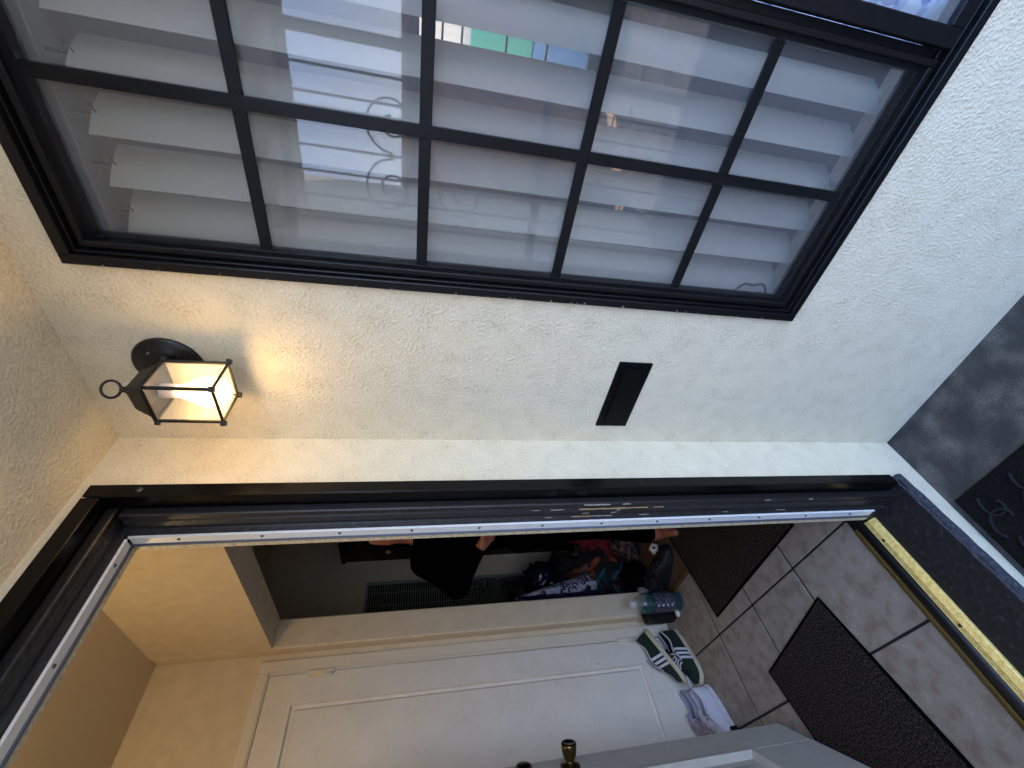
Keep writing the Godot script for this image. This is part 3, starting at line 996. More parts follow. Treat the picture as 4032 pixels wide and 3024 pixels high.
func build_porch_mat() -> void:
	var t := thing("porch_mat", "black outdoor doormat with raised scroll pattern on the porch concrete", "doormat", Vector3(-0.62, 0.07, 0.3))
	var o := -t.position
	var tilt := func(x: float, z: float, h: float) -> Vector3:
		return Vector3(x, porch_y(x, z) + h, z)
	var st := mb(true)
	var x0 := -0.258
	var x1 := -1.02
	var z0 := 0.02
	var z1 := 0.5
	var rings := []
	for lev in [[0.0, 0.001], [0.0, 0.007], [0.006, 0.011], [0.016, 0.011], [0.019, 0.008]]:
		var i: float = lev[0]
		var h: float = lev[1]
		var r := PackedVector3Array()
		for k in 12:
			r.append(tilt.call(lerpf(x0 - i, x1 + i, k / 12.0), z0 + i, h))
		for k in 12:
			r.append(tilt.call(x1 + i, lerpf(z0 + i, z1 - i, k / 12.0), h))
		for k in 12:
			r.append(tilt.call(lerpf(x1 + i, x0 - i, k / 12.0), z1 - i, h))
		for k in 12:
			r.append(tilt.call(x0 - i, lerpf(z1 - i, z0 + i, k / 12.0), h))
		rings.append(r)
	skin(st, rings)
	obj("base", st, M.mat_black, t, o)
	# scrolls in three rows
	for ix in 6:
		for iz in 4:
			for flip in [1.0, -1.0]:
				var c := Vector2(x0 - 0.085 - ix * 0.122, z0 + 0.075 + iz * 0.112)
				var pts := []
				for k in 20:
					var s := k / 19.0
					var a := 1.2 + s * 4.4
					var r := 0.012 + 0.034 * s
					var q := c + Vector2(cos(a) * r * flip, sin(a) * r) + Vector2(0.02 * flip, 0.012 * s * flip)
					if q.x < x0 - 0.02 and q.x > x1 + 0.02 and q.y > z0 + 0.02 and q.y < z1 - 0.02:
						pts.append(tilt.call(q.x, q.y, 0.0095))
				if pts.size() > 3:
					st = mb(true)
					tube(st, pts, 0.0042, 6)
					obj("scroll", st, M.mat_scroll, t, o)

# ------------------------------------------------------------------ foyer
func build_foyer() -> void:
	# floor tiles
	var f := structure("foyer_floor", box_mesh(Vector3(-1.75, 0.10, BACK - 0.1), Vector3(0.145, FLOOR - 0.0035, -0.2155)), M.grout)
	rng.seed = 9
	var xs := []
	var x := -0.165 + 0.3235
	while x > -1.8:
		xs.append(x)
		x -= 0.3235
	var zs := [-0.2165, -0.537, -0.849, -1.161, -1.473, -1.785]
	for i in xs.size() - 1:
		for j in zs.size() - 1:
			var g := 0.0038
			var a := Vector3(minf(xs[i] - g, 0.143), FLOOR - 0.012, zs[j] - (g if j > 0 else 0.0))
			var b := Vector3(xs[i + 1] + g, FLOOR, maxf(zs[j + 1] + g, BACK - 0.09))
			if a.z - b.z < 0.01:
				continue
			obj("tile", box_mesh(a, b, 0.0022), M["tile%d" % (rng.randi() % 3)], f)
	# walls
	var st := mb()
	slab(st, Vector3(-1.75, 0.12, BACK - 0.12), Vector3(-0.765, CEIL, BACK))
	slab(st, Vector3(0.0, 0.12, BACK - 0.12), Vector3(RIGHT + 0.135, CEIL, BACK))
	slab(st, Vector3(-0.765, 2.262, BACK - 0.12), Vector3(0.0, CEIL, BACK))
	var w := obj("foyer_back_wall", st, M.wall_in)
	tag(w, "cream interior wall behind the closet door", "wall")
	st = mb()
	slab(st, Vector3(RIGHT, 2.258, -1.505), Vector3(RIGHT + 0.135, CEIL, -0.34))
	slab(st, Vector3(RIGHT, 0.12, BACK), Vector3(RIGHT + 0.135, CEIL, -1.505), 0.006)
	slab(st, Vector3(RIGHT, 0.12, -0.34), Vector3(RIGHT + 0.135, CEIL, -0.14))
	w = obj("foyer_side_wall", st, M.wall_in)
	tag(w, "cream wall with the wide opening from the foyer to the dark room", "wall")
	st = mb()
	slab(st, Vector3(-1.85, 0.1, BACK - 0.12), Vector3(-1.75, CEIL, -0.14))
	w = obj("foyer_left_wall", st, M.wall_in)
	tag(w, "cream foyer wall behind the open entry door", "wall")
	structure("foyer_ceiling", box_mesh(Vector3(-1.85, CEIL, BACK - 0.12), Vector3(RIGHT + 0.135, CEIL + 0.004, -0.14)), M.ceiling_in)
	# flush ceiling light, above the door head and out of the frame: the foyer's upper walls show its warm light
	var fl := thing("ceiling_light", "flush round ceiling light in the foyer", "ceiling light", Vector3(-0.72, CEIL, -0.62))
	st = mb(true)
	lathe(st, [[0.12, 0.0], [0.12, -0.012], [0.112, -0.018]], Transform3D.IDENTITY, 32)
	obj("base", st, M.trim, fl)
	M.diffuser = plain(Color(0.95, 0.92, 0.85), 0.5)
	M.diffuser.emission_enabled = true
	M.diffuser.emission = Color(1.0, 0.72, 0.42)
	M.diffuser.emission_energy_multiplier = 0.3
	st = mb(true)
	lathe(st, [[0.111, -0.018], [0.104, -0.040], [0.082, -0.062], [0.045, -0.076], [0.0001, -0.080]], Transform3D.IDENTITY, 32)
	obj("diffuser", st, M.diffuser, fl)
	var fo := OmniLight3D.new()
	fo.name = "foyer_light"
	fo.light_color = Color(1.0, 0.86, 0.63)
	fo.light_energy = 0.040
	fo.light_size = 0.08
	fo.omni_range = 12.0
	fo.omni_attenuation = 2.0
	fo.shadow_enabled = true
	fl.add_child(fo)
	fo.position = Vector3(0, -0.05, 0)
	# closet door with casing
	var c := thing("closet_door", "white panelled closet door with painted casing and hinges", "door", Vector3(-0.38, FLOOR, BACK))
	var o := -c.position
	var dx0 := -0.763
	var dx1 := -0.0135
	var yt := 2.255
	var zf := BACK + 0.008
	# slab with a sunk moulding that frames one tall panel
	st = mb()
	slab(st, Vector3(dx0, 0.182, zf - 0.035), Vector3(-0.630, yt, zf), 0.001)
	slab(st, Vector3(-0.132, 0.182, zf - 0.035), Vector3(dx1, yt, zf), 0.001)
	slab(st, Vector3(-0.630, 0.182, zf - 0.035), Vector3(-0.132, 0.407, zf), 0.001)
	slab(st, Vector3(-0.630, 2.137, zf - 0.035), Vector3(-0.132, yt, zf), 0.001)
	obj("stile_and_rail", st, M.closet, c, o)
	st = mb()
	var pin := [[Vector3(-0.630, 0.407, 0), Vector3(-0.132, 2.137, 0)]]
	var r0 := PackedVector3Array([Vector3(-0.630, 0.407, zf - 0.001), Vector3(-0.132, 0.407, zf - 0.001), Vector3(-0.132, 2.137, zf - 0.001), Vector3(-0.630, 2.137, zf - 0.001)])
	var rings := [r0]
	for q in [[0.004, -0.013], [0.016, -0.015], [0.024, -0.004]]:
		var r := PackedVector3Array()
		for p in r0:
			r.append(Vector3(p.x + (q[0] if p.x < -0.4 else -q[0]), p.y + (q[0] if p.y < 1 else -q[0]), zf + q[1]))
		rings.append(r)
	skin(st, rings, false)
	var pc: PackedVector3Array = rings[3]
	quad(st, pc[0], pc[1], pc[2], pc[3])
	obj("panel", st, M.closet, c, o)
	# casing
	st = mb()
	slab(st, Vector3(0.0035, 0.175, BACK + 0.0005), Vector3(0.052, yt + 0.056, BACK + 0.014), 0.004)
	slab(st, Vector3(-0.0095, 0.175, BACK - 0.02), Vector3(0.0030, yt + 0.004, BACK + 0.0105), 0.001)
	obj("casing", st, M.trim, c, o)
	st = mb()
	slab(st, Vector3(-0.82, yt + 0.0075, BACK + 0.0005), Vector3(0.003, yt + 0.056, BACK + 0.0135), 0.004)
	slab(st, Vector3(-0.77, yt + 0.0035, BACK - 0.02), Vector3(-0.0098, yt + 0.0072, BACK + 0.0105), 0.0005)
	obj("casing", st, M.trim, c, o)
	obj("casing", box_mesh(Vector3(-0.82, 0.175, BACK + 0.0005), Vector3(-0.770, yt + 0.007, BACK + 0.0135), 0.004), M.trim, c, o)
	for h in [[1.969, 2.087], [0.39, 0.508]]:
		st = mb(true)
		tube(st, [Vector3(-0.0105, h[0], zf + 0.006), Vector3(-0.0105, h[1], zf + 0.006)], 0.0075, 10)
		slab(st, Vector3(-0.034, h[0] + 0.003, zf + 0.0003), Vector3(-0.0115, h[1] - 0.003, zf + 0.0028))
		obj("hinge", st, M.trim, c, o)
	st = mb(true)
	ball(st, Vector3(-0.108, 0.649, zf), Vector3(0.0035, 0.0035, 0.0015), Basis.IDENTITY, 8)
	obj("screw", st, M.case_black, c, o)

func build_entry_door() -> void:
	# stands open: latch edge at (-0.533, -1.038), hinges at the left jamb
	var along := Vector3(-0.508, 0, 0.861).normalized()
	var out := Vector3(0.861, 0, 0.508).normalized()
	var t := thing("entry_door", "grey panelled entry door standing open into the foyer with brass knobs", "door", Vector3(-0.533, 0.185, -1.038))
	t.basis = Basis(along, Vector3.UP, along.cross(Vector3.UP))        # local x: from latch edge to hinges
	var s := signf((t.basis * Vector3(0, 0, 1)).dot(out))
	var bot := 0.0
	var top := 2.03
	var w := 0.95
	# slab face lies at z = 0, its thickness goes behind; panels sunk into it
	var zb := -s * 0.044
	var p0 := 0.155
	var p1 := 0.80
	var rails := [0.25, 0.72, 0.86, 1.86]
	var st := mb()
	slab(st, Vector3(0, bot, zb), Vector3(p0, top, 0), 0.004)
	slab(st, Vector3(p1, bot, zb), Vector3(w, top, 0), 0.002)
	slab(st, Vector3(p0, bot, zb), Vector3(p1, rails[0], 0), 0.0)
	slab(st, Vector3(p0, rails[1], zb), Vector3(p1, rails[2], 0), 0.0)
	slab(st, Vector3(p0, rails[3], zb), Vector3(p1, top, 0), 0.0)
	obj("stile_and_rail", st, M.door_grey, t)
	for k in [0, 2]:
		var lo := Vector2(p0, rails[k])
		var hi := Vector2(p1, rails[k + 1])
		var rings := []
		for q in [[0.0, 0.0], [0.0005, 0.008], [0.02, 0.010], [0.03, -0.012], [0.06, -0.012], [0.085, -0.003]]:
			rings.append(PackedVector3Array([Vector3(lo.x + q[0], lo.y + q[0], s * q[1]), Vector3(hi.x - q[0], lo.y + q[0], s * q[1]), Vector3(hi.x - q[0], hi.y - q[0], s * q[1]), Vector3(lo.x + q[0], hi.y - q[0], s * q[1])]))
		st = mb()
		skin(st, rings, false)
		var pc: PackedVector3Array = rings[5]
		quad(st, pc[0], pc[1], pc[2], pc[3])
		obj("panel", st, M.door_grey, t)
	var face := Basis(Vector3(1, 0, 0), s * PI / 2)      # y of a profile looks out of the face
	var knob := mb(true)
	lathe(knob, [[0.034, 0.0], [0.034, 0.004], [0.029, 0.009], [0.017, 0.012], [0.0145, 0.016], [0.0150, 0.021], [0.0205, 0.025], [0.0235, 0.036], [0.0262, 0.056], [0.0258, 0.064]], Transform3D(face, Vector3(0.068, 0.895, 0)), 28)
	var k := obj("knob", knob, M.knob_brass, t)
	st = mb(true)
	lathe(st, [[0.0258, 0.064], [0.0240, 0.0668], [0.0190, 0.066], [0.0001, 0.0645]], Transform3D(face, Vector3(0.068, 0.895, 0)), 28, false)
	obj("knob_end", st, M.knob_dark, k)
	for y in [1.055, 1.21]:
		st = mb(true)
		lathe(st, [[0.032, 0.0], [0.032, 0.006], [0.027, 0.020], [0.024, 0.024]], Transform3D(face, Vector3(0.066, y, 0)), 28)
		var d := obj("deadbolt", st, M.knob_brass, t)
		st = mb(true)
		lathe(st, [[0.0235, 0.0242], [0.012, 0.027], [0.0001, 0.0275]], Transform3D(face, Vector3(0.066, y, 0)), 24, false)
		obj("lock_face", st, M.knob_dark, d)

# ------------------------------------------------------------------ dark room beyond the foyer
func build_living_room() -> void:
	var x1 := 3.4
	var z0 := -2.6
	var z1 := 3.2
	structure("living_room_floor", box_mesh(Vector3(0.172, 0.08, z0 - 0.1), Vector3(x1 + 0.1, FLOOR - 0.004, z1)), M.carpet)
	var strip := obj("transition_strip", box_mesh(Vector3(0.145, 0.1, -1.505), Vector3(0.171, FLOOR + 0.006, -0.34), 0.004), M.wood_strip)
	tag(strip, "brown wooden strip between the tiles and the dark room's carpet", "threshold")
	structure("living_room_ceiling", box_mesh(Vector3(0.12, CEIL, z0 - 0.1), Vector3(x1 + 0.1, CEIL + 0.004, z1)), M.ceiling_in)
	var st := mb()
	slab(st, Vector3(RIGHT + 0.135, 0.08, z0 - 0.1), Vector3(x1 + 0.1, CEIL, z0))
	slab(st, Vector3(RIGHT + 0.04, 0.08, z0), Vector3(RIGHT + 0.134, CEIL, BACK - 0.1205))
	var w := obj("furnace_wall", st, M.wall_in)
	tag(w, "dim cream wall with the furnace grille in the dark room", "wall")
	# far wall with a narrow window
	st = mb()
	var q0 := 0.72
	var q1 := 0.985
	slab(st, Vector3(x1, 0.08, z0), Vector3(x1 + 0.1, CEIL, q0))
	slab(st, Vector3(x1, 0.08, q1), Vector3(x1 + 0.1, CEIL, z1))
	slab(st, Vector3(x1, 0.08, q0), Vector3(x1 + 0.1, 0.35, q1))
	slab(st, Vector3(x1, 1.74, q0), Vector3(x1 + 0.1, CEIL, q1))
	w = obj("far_wall", st, M.wall_in)
	tag(w, "far wall of the dark room with a narrow bright window", "wall")
	w = obj("end_wall", box_mesh(Vector3(0.12, 0.08, z1), Vector3(x1 + 0.1, CEIL, z1 + 0.1)), M.wall_in)
	tag(w, "end wall of the room behind the blind", "wall")
	var n := thing("narrow_window", "narrow tall window glimpsed through a gap in the blind", "window", Vector3(x1, 0.35, 0.85))
	var o := -n.position
	obj("frame", ring_frame(q0, q1, 0.35, 1.74, 0.015, x1 - 0.005, x1 + 0.06), M.iron, n, o)
	for y in [1.55, 1.40, 1.05, 0.72]:
		obj("glazing_bar", box_mesh(Vector3(x1 + 0.02, y - 0.008, q0 + 0.015), Vector3(x1 + 0.04, y + 0.008, q1 - 0.015)), M.iron, n, o)
	obj("pane", box_mesh(Vector3(x1 + 0.044, 0.366, q0 + 0.016), Vector3(x1 + 0.0445, 1.724, q1 - 0.016)), M.glass, n, o)
	# what stands beyond that window
	var a := obj("teal_awning", box_mesh(Vector3(4.6, 0.62, 0.2), Vector3(4.7, 1.25, 1.6), 0.01), M.teal_awning)
	tag(a, "teal panel outside beyond the narrow window", "awning")
	a = obj("blue_panel", box_mesh(Vector3(4.6, -0.06, 0.2), Vector3(4.72, 0.61, 1.6), 0.01), M.blue_panel)
	tag(a, "blue panel below the teal one outside the narrow window", "panel")
	a = obj("white_board", box_mesh(Vector3(4.8, -0.06, 0.0), Vector3(4.9, 2.2, 2.0), 0.01), M.white_paint)
	tag(a, "white board behind the teal panel outside the narrow window", "board")

	# wall furnace
	var t := thing("wall_furnace", "tall grey wall furnace with a slatted grille in the dark room", "heater", Vector3(0.73, FLOOR, z0))
	o = -t.position
	var fx0 := 0.535
	var fx1 := 0.914
	var fy := 1.985
	st = mb()
	slab(st, Vector3(fx0, 0.2, z0 + 0.0005), Vector3(fx0 + 0.02, fy, z0 + 0.025), 0.003)
	slab(st, Vector3(fx1 - 0.02, 0.2, z0 + 0.0005), Vector3(fx1, fy, z0 + 0.025), 0.003)
	slab(st, Vector3(fx0 + 0.02, fy - 0.022, z0 + 0.0005), Vector3(fx1 - 0.02, fy, z0 + 0.025), 0.003)
	slab(st, Vector3(fx0 + 0.02, 0.2, z0 + 0.0005), Vector3(fx1 - 0.02, 0.24, z0 + 0.025), 0.003)
	obj("frame", st, M.furnace, t, o)
	obj("backing", box_mesh(Vector3(fx0 + 0.02, 0.24, z0 + 0.0008), Vector3(fx1 - 0.02, fy - 0.022, z0 + 0.004)), M.hole, t, o)
	var slat := as_mesh(box_mesh(Vector3(fx0 + 0.021, -0.0025, 0.006), Vector3(fx1 - 0.021, 0.0025, 0.022)))
	for k in 92:
		obj("slat", slat, M.furnace_slat, t, o + Vector3(0, fy - 0.035 - k * 0.0184, z0))
	for k in 3:
		var x := lerpf(fx0, fx1, (k + 1) / 4.0)
		obj("grille_bar", box_mesh(Vector3(x - 0.0015, 0.24, z0 + 0.0225), Vector3(x + 0.0015, fy - 0.022, z0 + 0.0245)), M.furnace_slat, t, o)
	# dark tall cabinet against the same wall
	t = thing("tall_cabinet", "tall dark wooden cabinet beside the furnace in the dark room", "cabinet", Vector3(1.4, FLOOR, z0))
	o = -t.position
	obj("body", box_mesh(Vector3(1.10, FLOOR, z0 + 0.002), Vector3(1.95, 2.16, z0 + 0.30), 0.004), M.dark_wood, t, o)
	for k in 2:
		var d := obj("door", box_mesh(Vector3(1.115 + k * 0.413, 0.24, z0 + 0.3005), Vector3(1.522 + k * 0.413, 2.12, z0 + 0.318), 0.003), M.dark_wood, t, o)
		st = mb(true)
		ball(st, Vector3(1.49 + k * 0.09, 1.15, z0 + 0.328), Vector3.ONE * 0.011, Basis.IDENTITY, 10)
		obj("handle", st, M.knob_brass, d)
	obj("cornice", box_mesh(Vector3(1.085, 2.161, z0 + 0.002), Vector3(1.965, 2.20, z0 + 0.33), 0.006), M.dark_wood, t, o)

# ------------------------------------------------------------------ shoes
# local frame: z to the toe, y up, x across; l long
func shoe_section(tt: float, l: float, wide: float) -> Dictionary:
	var w := wide * (0.36 + 0.12 * sin(PI * clampf(tt * 1.05, 0, 1)) + 0.055 * smoothstep(0.45, 0.75, tt))
	w *= sqrt(clampf(1.0 - pow(absf(tt - 0.5) * 2.0, 7.0), 0.0, 1.0)) * 0.97 + 0.03
	var hh := lerpf(0.092, 0.076, smoothstep(0.0, 0.25, tt))
	hh = lerpf(hh, 0.088, smoothstep(0.25, 0.45, tt))
	hh = lerpf(hh, 0.046, smoothstep(0.48, 0.86, tt))
	hh *= 1.0 - 0.55 * pow(smoothstep(0.86, 1.0, tt), 2.0)
	return {"w": w, "h": hh, "z": (tt - 0.5) * l, "open": smoothstep(0.012, 0.06, tt) * (1.0 - smoothstep(0.40, 0.50, tt))}

func shoe_ring(tt: float, l: float, wide: float, off := 0.0) -> PackedVector3Array:
	var q := shoe_section(tt, l, wide)
	var r := PackedVector3Array()
	var w: float = q.w + off
	var h: float = q.h + off
	var base := 0.018
	for k in 7:                                       # outer left side, going up
		var s := k / 6.0
		r.append(Vector3(-w * (1.0 - 0.44 * pow(s, 2.4)), base + (h - base) * sin(s * PI / 2 * 0.96), q.z))
	var rim := 0.56 * w
	var op: float = q.open
	for k in range(1, 8):                             # over the rim, down to the insole and up again
		var s := k / 8.0
		var x := lerpf(-rim, rim, s)
		var arch := h + (0.006 * sin(PI * s)) * (1.0 - op)
		var well := h - (h - base - 0.012) * pow(sin(PI * s), 0.22)
		if op > 0.0:
			x = lerpf(x, signf(s - 0.5) * w * 0.80 * pow(absf(s - 0.5) * 2.0, 0.35), op * 0.9)
		r.append(Vector3(x, lerpf(arch, well, op), q.z))
	for k in 7:
		var s := 1.0 - k / 6.0
		r.append(Vector3(w * (1.0 - 0.44 * pow(s, 2.4)), base + (h - base) * sin(s * PI / 2 * 0.96), q.z))
	return r

func shoe(called: String, label: String, group: String, tf: Transform3D, l: float, wide: float, upper: Material, sole: Material, striped: bool, side := 1.0) -> Node3D:
	var t := thing(called, label, "shoe", tf.origin, group)
	t.basis = tf.basis
	var rings := []
	for i in 33:
		rings.append(shoe_ring(i / 32.0, l, wide))
	var st := mb(true)
	skin(st, rings, true, true)
	obj("upper", st, upper, t)
	# lining sheet just inside the collar
	st = mb(true)
	var lin := []
	for i in range(2, 17):
		var r := shoe_ring(i / 32.0, l, wide)
		var p := PackedVector3Array()
		for k in range(7, 14):
			p.append(r[k] + Vector3(0, 0.0022, 0))
		lin.append(p)
	skin(st, lin, false, false)
	obj("lining", st, M.lining, t)
	# collar roll
	for sx in [-1.0, 1.0]:
		var pts := []
		for i in range(1, 16):
			var q := shoe_section(i / 32.0, l, wide)
			pts.append(Vector3(sx * q.w * 0.59, q.h + 0.001, q.z))
		st = mb(true)
		tube(st, pts, 0.0042, 6)
		obj("collar", st, upper if not striped else M.lace, t)
	# sole
	st = mb(true)
	var lev := []
	for y in [0.0, 0.002, 0.012, 0.022, 0.0225]:
		var p := PackedVector3Array()
		var grow := 0.004 if y > 0.001 and y < 0.0224 else 0.001
		for i in 24:
			var q := shoe_section(i / 23.0, l, wide)
			p.append(Vector3(-q.w - grow, y + 0.008 * pow(smoothstep(0.8, 1.0, i / 23.0), 2.0), q.z + (grow if i > 20 else (-grow if i < 3 else 0.0))))
		for i in 24:
			var q := shoe_section(1.0 - i / 23.0, l, wide)
			p.append(Vector3(q.w + grow, y + 0.008 * pow(smoothstep(0.8, 1.0, 1.0 - i / 23.0), 2.0), q.z + (grow if i < 3 else (-grow if i > 20 else 0.0))))
		lev.append(p)
	skin(st, lev)
	obj("sole", st, sole, t)
	# tongue and laces
	st = mb(true)
	var tg := []
	for i in 9:
		var s := i / 8.0
		var q := shoe_section(lerpf(0.40, 0.68, s), l, wide)
		var p := PackedVector3Array()
		for k in 7:
			var x := lerpf(-0.33, 0.33, k / 6.0)
			p.append(Vector3(x * q.w, q.h + 0.006 + lerpf(0.022, 0.0, s) - x * x * 0.03, q.z - lerpf(0.012, 0.0, s)))
		tg.append(p)
	skin(st, tg, false, false)
	obj("tongue", st, upper, t)
	for i in 5:
		var q := shoe_section(0.46 + i * 0.052, l, wide)
		st = mb(true)
		var pts := []
		for k in 7:
			var x := lerpf(-0.45, 0.45, k / 6.0)
			pts.append(Vector3(x * q.w, q.h + 0.010 - x * x * 0.03, q.z + 0.006 * sin(x * 3.0 + i)))
		tube(st, pts, 0.0042, 6)
		obj("lace", st, M.lace_dark if upper == M.shoe_black else M.lace, t)
	for sx in [-1.0, 1.0]:
		var q := shoe_section(0.46, l, wide)
		var pts := []
		for k in 12:
			var s := k / 11.0
			pts.append(Vector3(sx * q.w * (0.15 + 0.75 * sin(PI * s * 0.8)), q.h + 0.018 - 0.03 * s, q.z + 0.05 * s))
		st = mb(true)
		tube(st, pts, 0.0032, 5)
		obj("lace", st, M.lace_dark if upper == M.shoe_black else M.lace, t)
	if striped:
		for sx in [-1.0, 1.0]:
			for b in 3:
				st = mb(true)
				var a0 := 0.43 + b * 0.082
				var rows := []
				for k in 6:
					var lean := (5 - k) * 0.011
					var p := PackedVector3Array()
					for j in 3:
						var r := shoe_ring(a0 + lean + j * 0.023 - 0.02, l, wide, 0.0022)
						var id := mini(k, 5)
						p.append(r[id] if sx < 0 else r[20 - id])
					rows.append(p)
				skin(st, rows, false, false)
				obj("stripe", st, M.shoe_white, t)
			# heel tab
	return t

func lay(o: Vector3, toe: Vector3, up := Vector3.UP) -> Transform3D:
	var z := toe.normalized()
	var x := up.cross(z).normalized()
	return Transform3D(Basis(x, z.cross(x), z), o)

# ------------------------------------------------------------------ things on the foyer floor
func flat_mat(called: String, label: String, corners: Array, h: float) -> void:
	var c := Vector3.ZERO
	for p in corners:
		c += Vector3(p.x, 0, p.y) / 4.0
	var t := thing(called, label, "floor mat", Vector3(c.x, FLOOR, c.z))
	var rings := []
	for lev in [[0.0, 0.0005], [0.0, h * 0.7], [0.002, h], [0.006, h], [0.008, h * 0.85]]:
		var r := PackedVector3Array()
		for i in 4:
			for s in 6:
				var a: Vector2 = corners[i].lerp(corners[(i + 1) % 4], s / 6.0)
				var p := Vector3(a.x - c.x, 0, a.y - c.z)
				r.append(p - p.normalized() * lev[0] * 1.3 + Vector3(0, lev[1], 0))
		rings.append(r)
	var st := mb()
	skin(st, rings, false)
	obj("edge", st, M.mat_edge, t)
	st = mb()
	var f: PackedVector3Array = rings[4]
	for k in f.size():
		tri(st, Vector3(0, h * 0.85, 0), f[k], f[(k + 1) % f.size()])
	obj("pile", st, M.mat_dark, t)

func build_floor_things() -> void:
	flat_mat("floor_mat", "dark brown ribbed floor mat lying on the tiles inside the threshold", [Vector2(-0.287, -0.508), Vector2(-0.383, -0.955), Vector2(-1.09, -0.80), Vector2(-0.995, -0.353)], 0.008)
	flat_mat("floor_mat", "black floor mat reaching through the opening to the dark room", [Vector2(-0.062, -0.40), Vector2(-0.108, -1.105), Vector2(0.36, -1.185), Vector2(0.42, -0.44)], 0.009)
	# green sneakers with three white stripes
	shoe("green_sneaker", "green suede sneaker with white stripes lying flat on the tiles", "green sneakers by the closet door", lay(Vector3(-0.142, FLOOR + 0.001, -1.487), Vector3(-0.285, 0, 0.085)), 0.29, 0.098, M.green_suede, M.sole_cream, true)
	shoe("green_sneaker", "green suede sneaker with white stripes propped on its mate against the closet door", "green sneakers by the closet door", lay(Vector3(-0.115, FLOOR + 0.108, -1.505), Vector3(-0.29, -0.11, 0.05), Vector3(-0.18, 0.62, -0.45)), 0.29, 0.098, M.green_suede, M.sole_cream, true)
	shoe("white_sneaker", "white canvas sneaker with worn tongue next to the closet door", "white sneakers by the closet door", lay(Vector3(-0.415, FLOOR + 0.001, -1.515), Vector3(-0.28, 0, 0.055)), 0.285, 0.10, M.canvas, M.sole_white, false)
	shoe("white_sneaker", "white canvas sneaker standing out from the closet door", "white sneakers by the closet door", lay(Vector3(-0.43, FLOOR + 0.001, -1.412), Vector3(-0.28, 0, 0.07)), 0.285, 0.10, M.shoe_white, M.sole_white, false)
	shoe("black_sneaker", "black sneaker lying near the soccer ball", "black sneakers by the opening", lay(Vector3(0.27, FLOOR + 0.001, -1.335), Vector3(0.12, 0, 0.22)), 0.27, 0.095, M.shoe_black, M.shoe_black, false)
	shoe("black_sneaker", "black sneaker against the side of its mate by the opening", "black sneakers by the opening", lay(Vector3(0.24, FLOOR + 0.001, -1.435), Vector3(0.18, 0, 0.18)), 0.27, 0.095, M.shoe_black, M.shoe_black, false)

	# large bottle of teal liquid
	var b := thing("teal_bottle", "clear bottle of teal liquid with white cap and dark label", "bottle", Vector3(0.088, FLOOR, -1.365))
	var st := mb(true)
	lathe(st, [[0.040, 0.0], [0.049, 0.004], [0.0515, 0.012], [0.0515, 0.205], [0.049, 0.225], [0.038, 0.250], [0.022, 0.262], [0.0175, 0.268], [0.0175, 0.288]], Transform3D.IDENTITY, 32)
	obj("bottle", st, M.bottle_teal, b)
	st = mb(true)
	lathe(st, [[0.038, 0.003], [0.047, 0.007], [0.0495, 0.014], [0.0495, 0.165], [0.0001, 0.166]], Transform3D.IDENTITY, 32)
	obj("liquid", st, M.liquid, b)
	st = mb(true)
	lathe(st, [[0.0521, 0.055], [0.0521, 0.170]], Transform3D.IDENTITY, 32, false)
	var lab := obj("label", st, M.label, b)
	for k in 4:
		st = mb(true)
		var a := 2.25
		var tf := Transform3D(Basis(Vector3.UP, -a) * Basis(Vector3(0, 0, 1), -PI / 2), Vector3(cos(a) * 0.0523, 0.072 + k * 0.027, sin(a) * 0.0523))
		lathe(st, [[0.0065, 0.0], [0.006, 0.0008], [0.0001, 0.0009]], tf, 12)
		obj("dot", st, M.cap_white, lab)
	st = mb(true)
	lathe(st, [[0.0205, 0.268], [0.0215, 0.270], [0.0215, 0.292], [0.0195, 0.2955], [0.0001, 0.296]], Transform3D.IDENTITY, 24)
	obj("cap", st, M.cap_white, b)
	# black case behind it, little things beside it
	var c := thing("black_case", "small black case between the teal bottle and the green sneakers", "case", Vector3(0.055, FLOOR, -1.455))
	obj("body", box_mesh(Vector3(-0.03, 0, -0.045), Vector3(0.05, 0.185, 0.03), 0.012), M.case_black, c)
	obj("handle", box_mesh(Vector3(-0.012, 0.186, -0.012), Vector3(0.032, 0.200, 0.0), 0.004), M.case_black, c)
	c = thing("small_jar", "little clear jar with silvery lid at the foot of the teal bottle", "jar", Vector3(0.028, FLOOR, -1.378))
	st = mb(true)
	lathe(st, [[0.014, 0.0], [0.0165, 0.003], [0.0165, 0.024], [0.013, 0.028]], Transform3D.IDENTITY, 18)
	obj("jar", st, M.glass, c)
	st = mb(true)
	lathe(st, [[0.0165, 0.028], [0.0165, 0.036], [0.0145, 0.038], [0.0001, 0.038]], Transform3D.IDENTITY, 18)
	obj("lid", st, M.silver, c)
	c = thing("spray_can", "small purple can with a grey cap behind the teal bottle", "can", Vector3(0.215, FLOOR, -1.50))
	st = mb(true)
	lathe(st, [[0.022, 0.0], [0.025, 0.003], [0.025, 0.085], [0.021, 0.092]], Transform3D.IDENTITY, 20)
	obj("can", st, plain(Color(0.12, 0.07, 0.18), 0.35), c)
	st = mb(true)
	lathe(st, [[0.0215, 0.093], [0.0215, 0.135], [0.019, 0.14], [0.0001, 0.1405]], Transform3D.IDENTITY, 20)
	obj("cap", st, plain(Color(0.55, 0.50, 0.52), 0.5), c)
	# toy soccer ball
	c = thing("toy_soccer_ball", "small white soccer ball with black patches on the brown floor", "ball", Vector3(0.385, FLOOR - 0.004, -1.335))
	st = mb(true)
	ball(st, Vector3(0, 0.034, 0), Vector3.ONE * 0.034, Basis.IDENTITY, 24)
	obj("ball", st, M.ball_white, c)
	var g := (1.0 + sqrt(5.0)) / 2.0
	var turn := Basis.from_euler(Vector3(0.5, 0.9, 0.35))
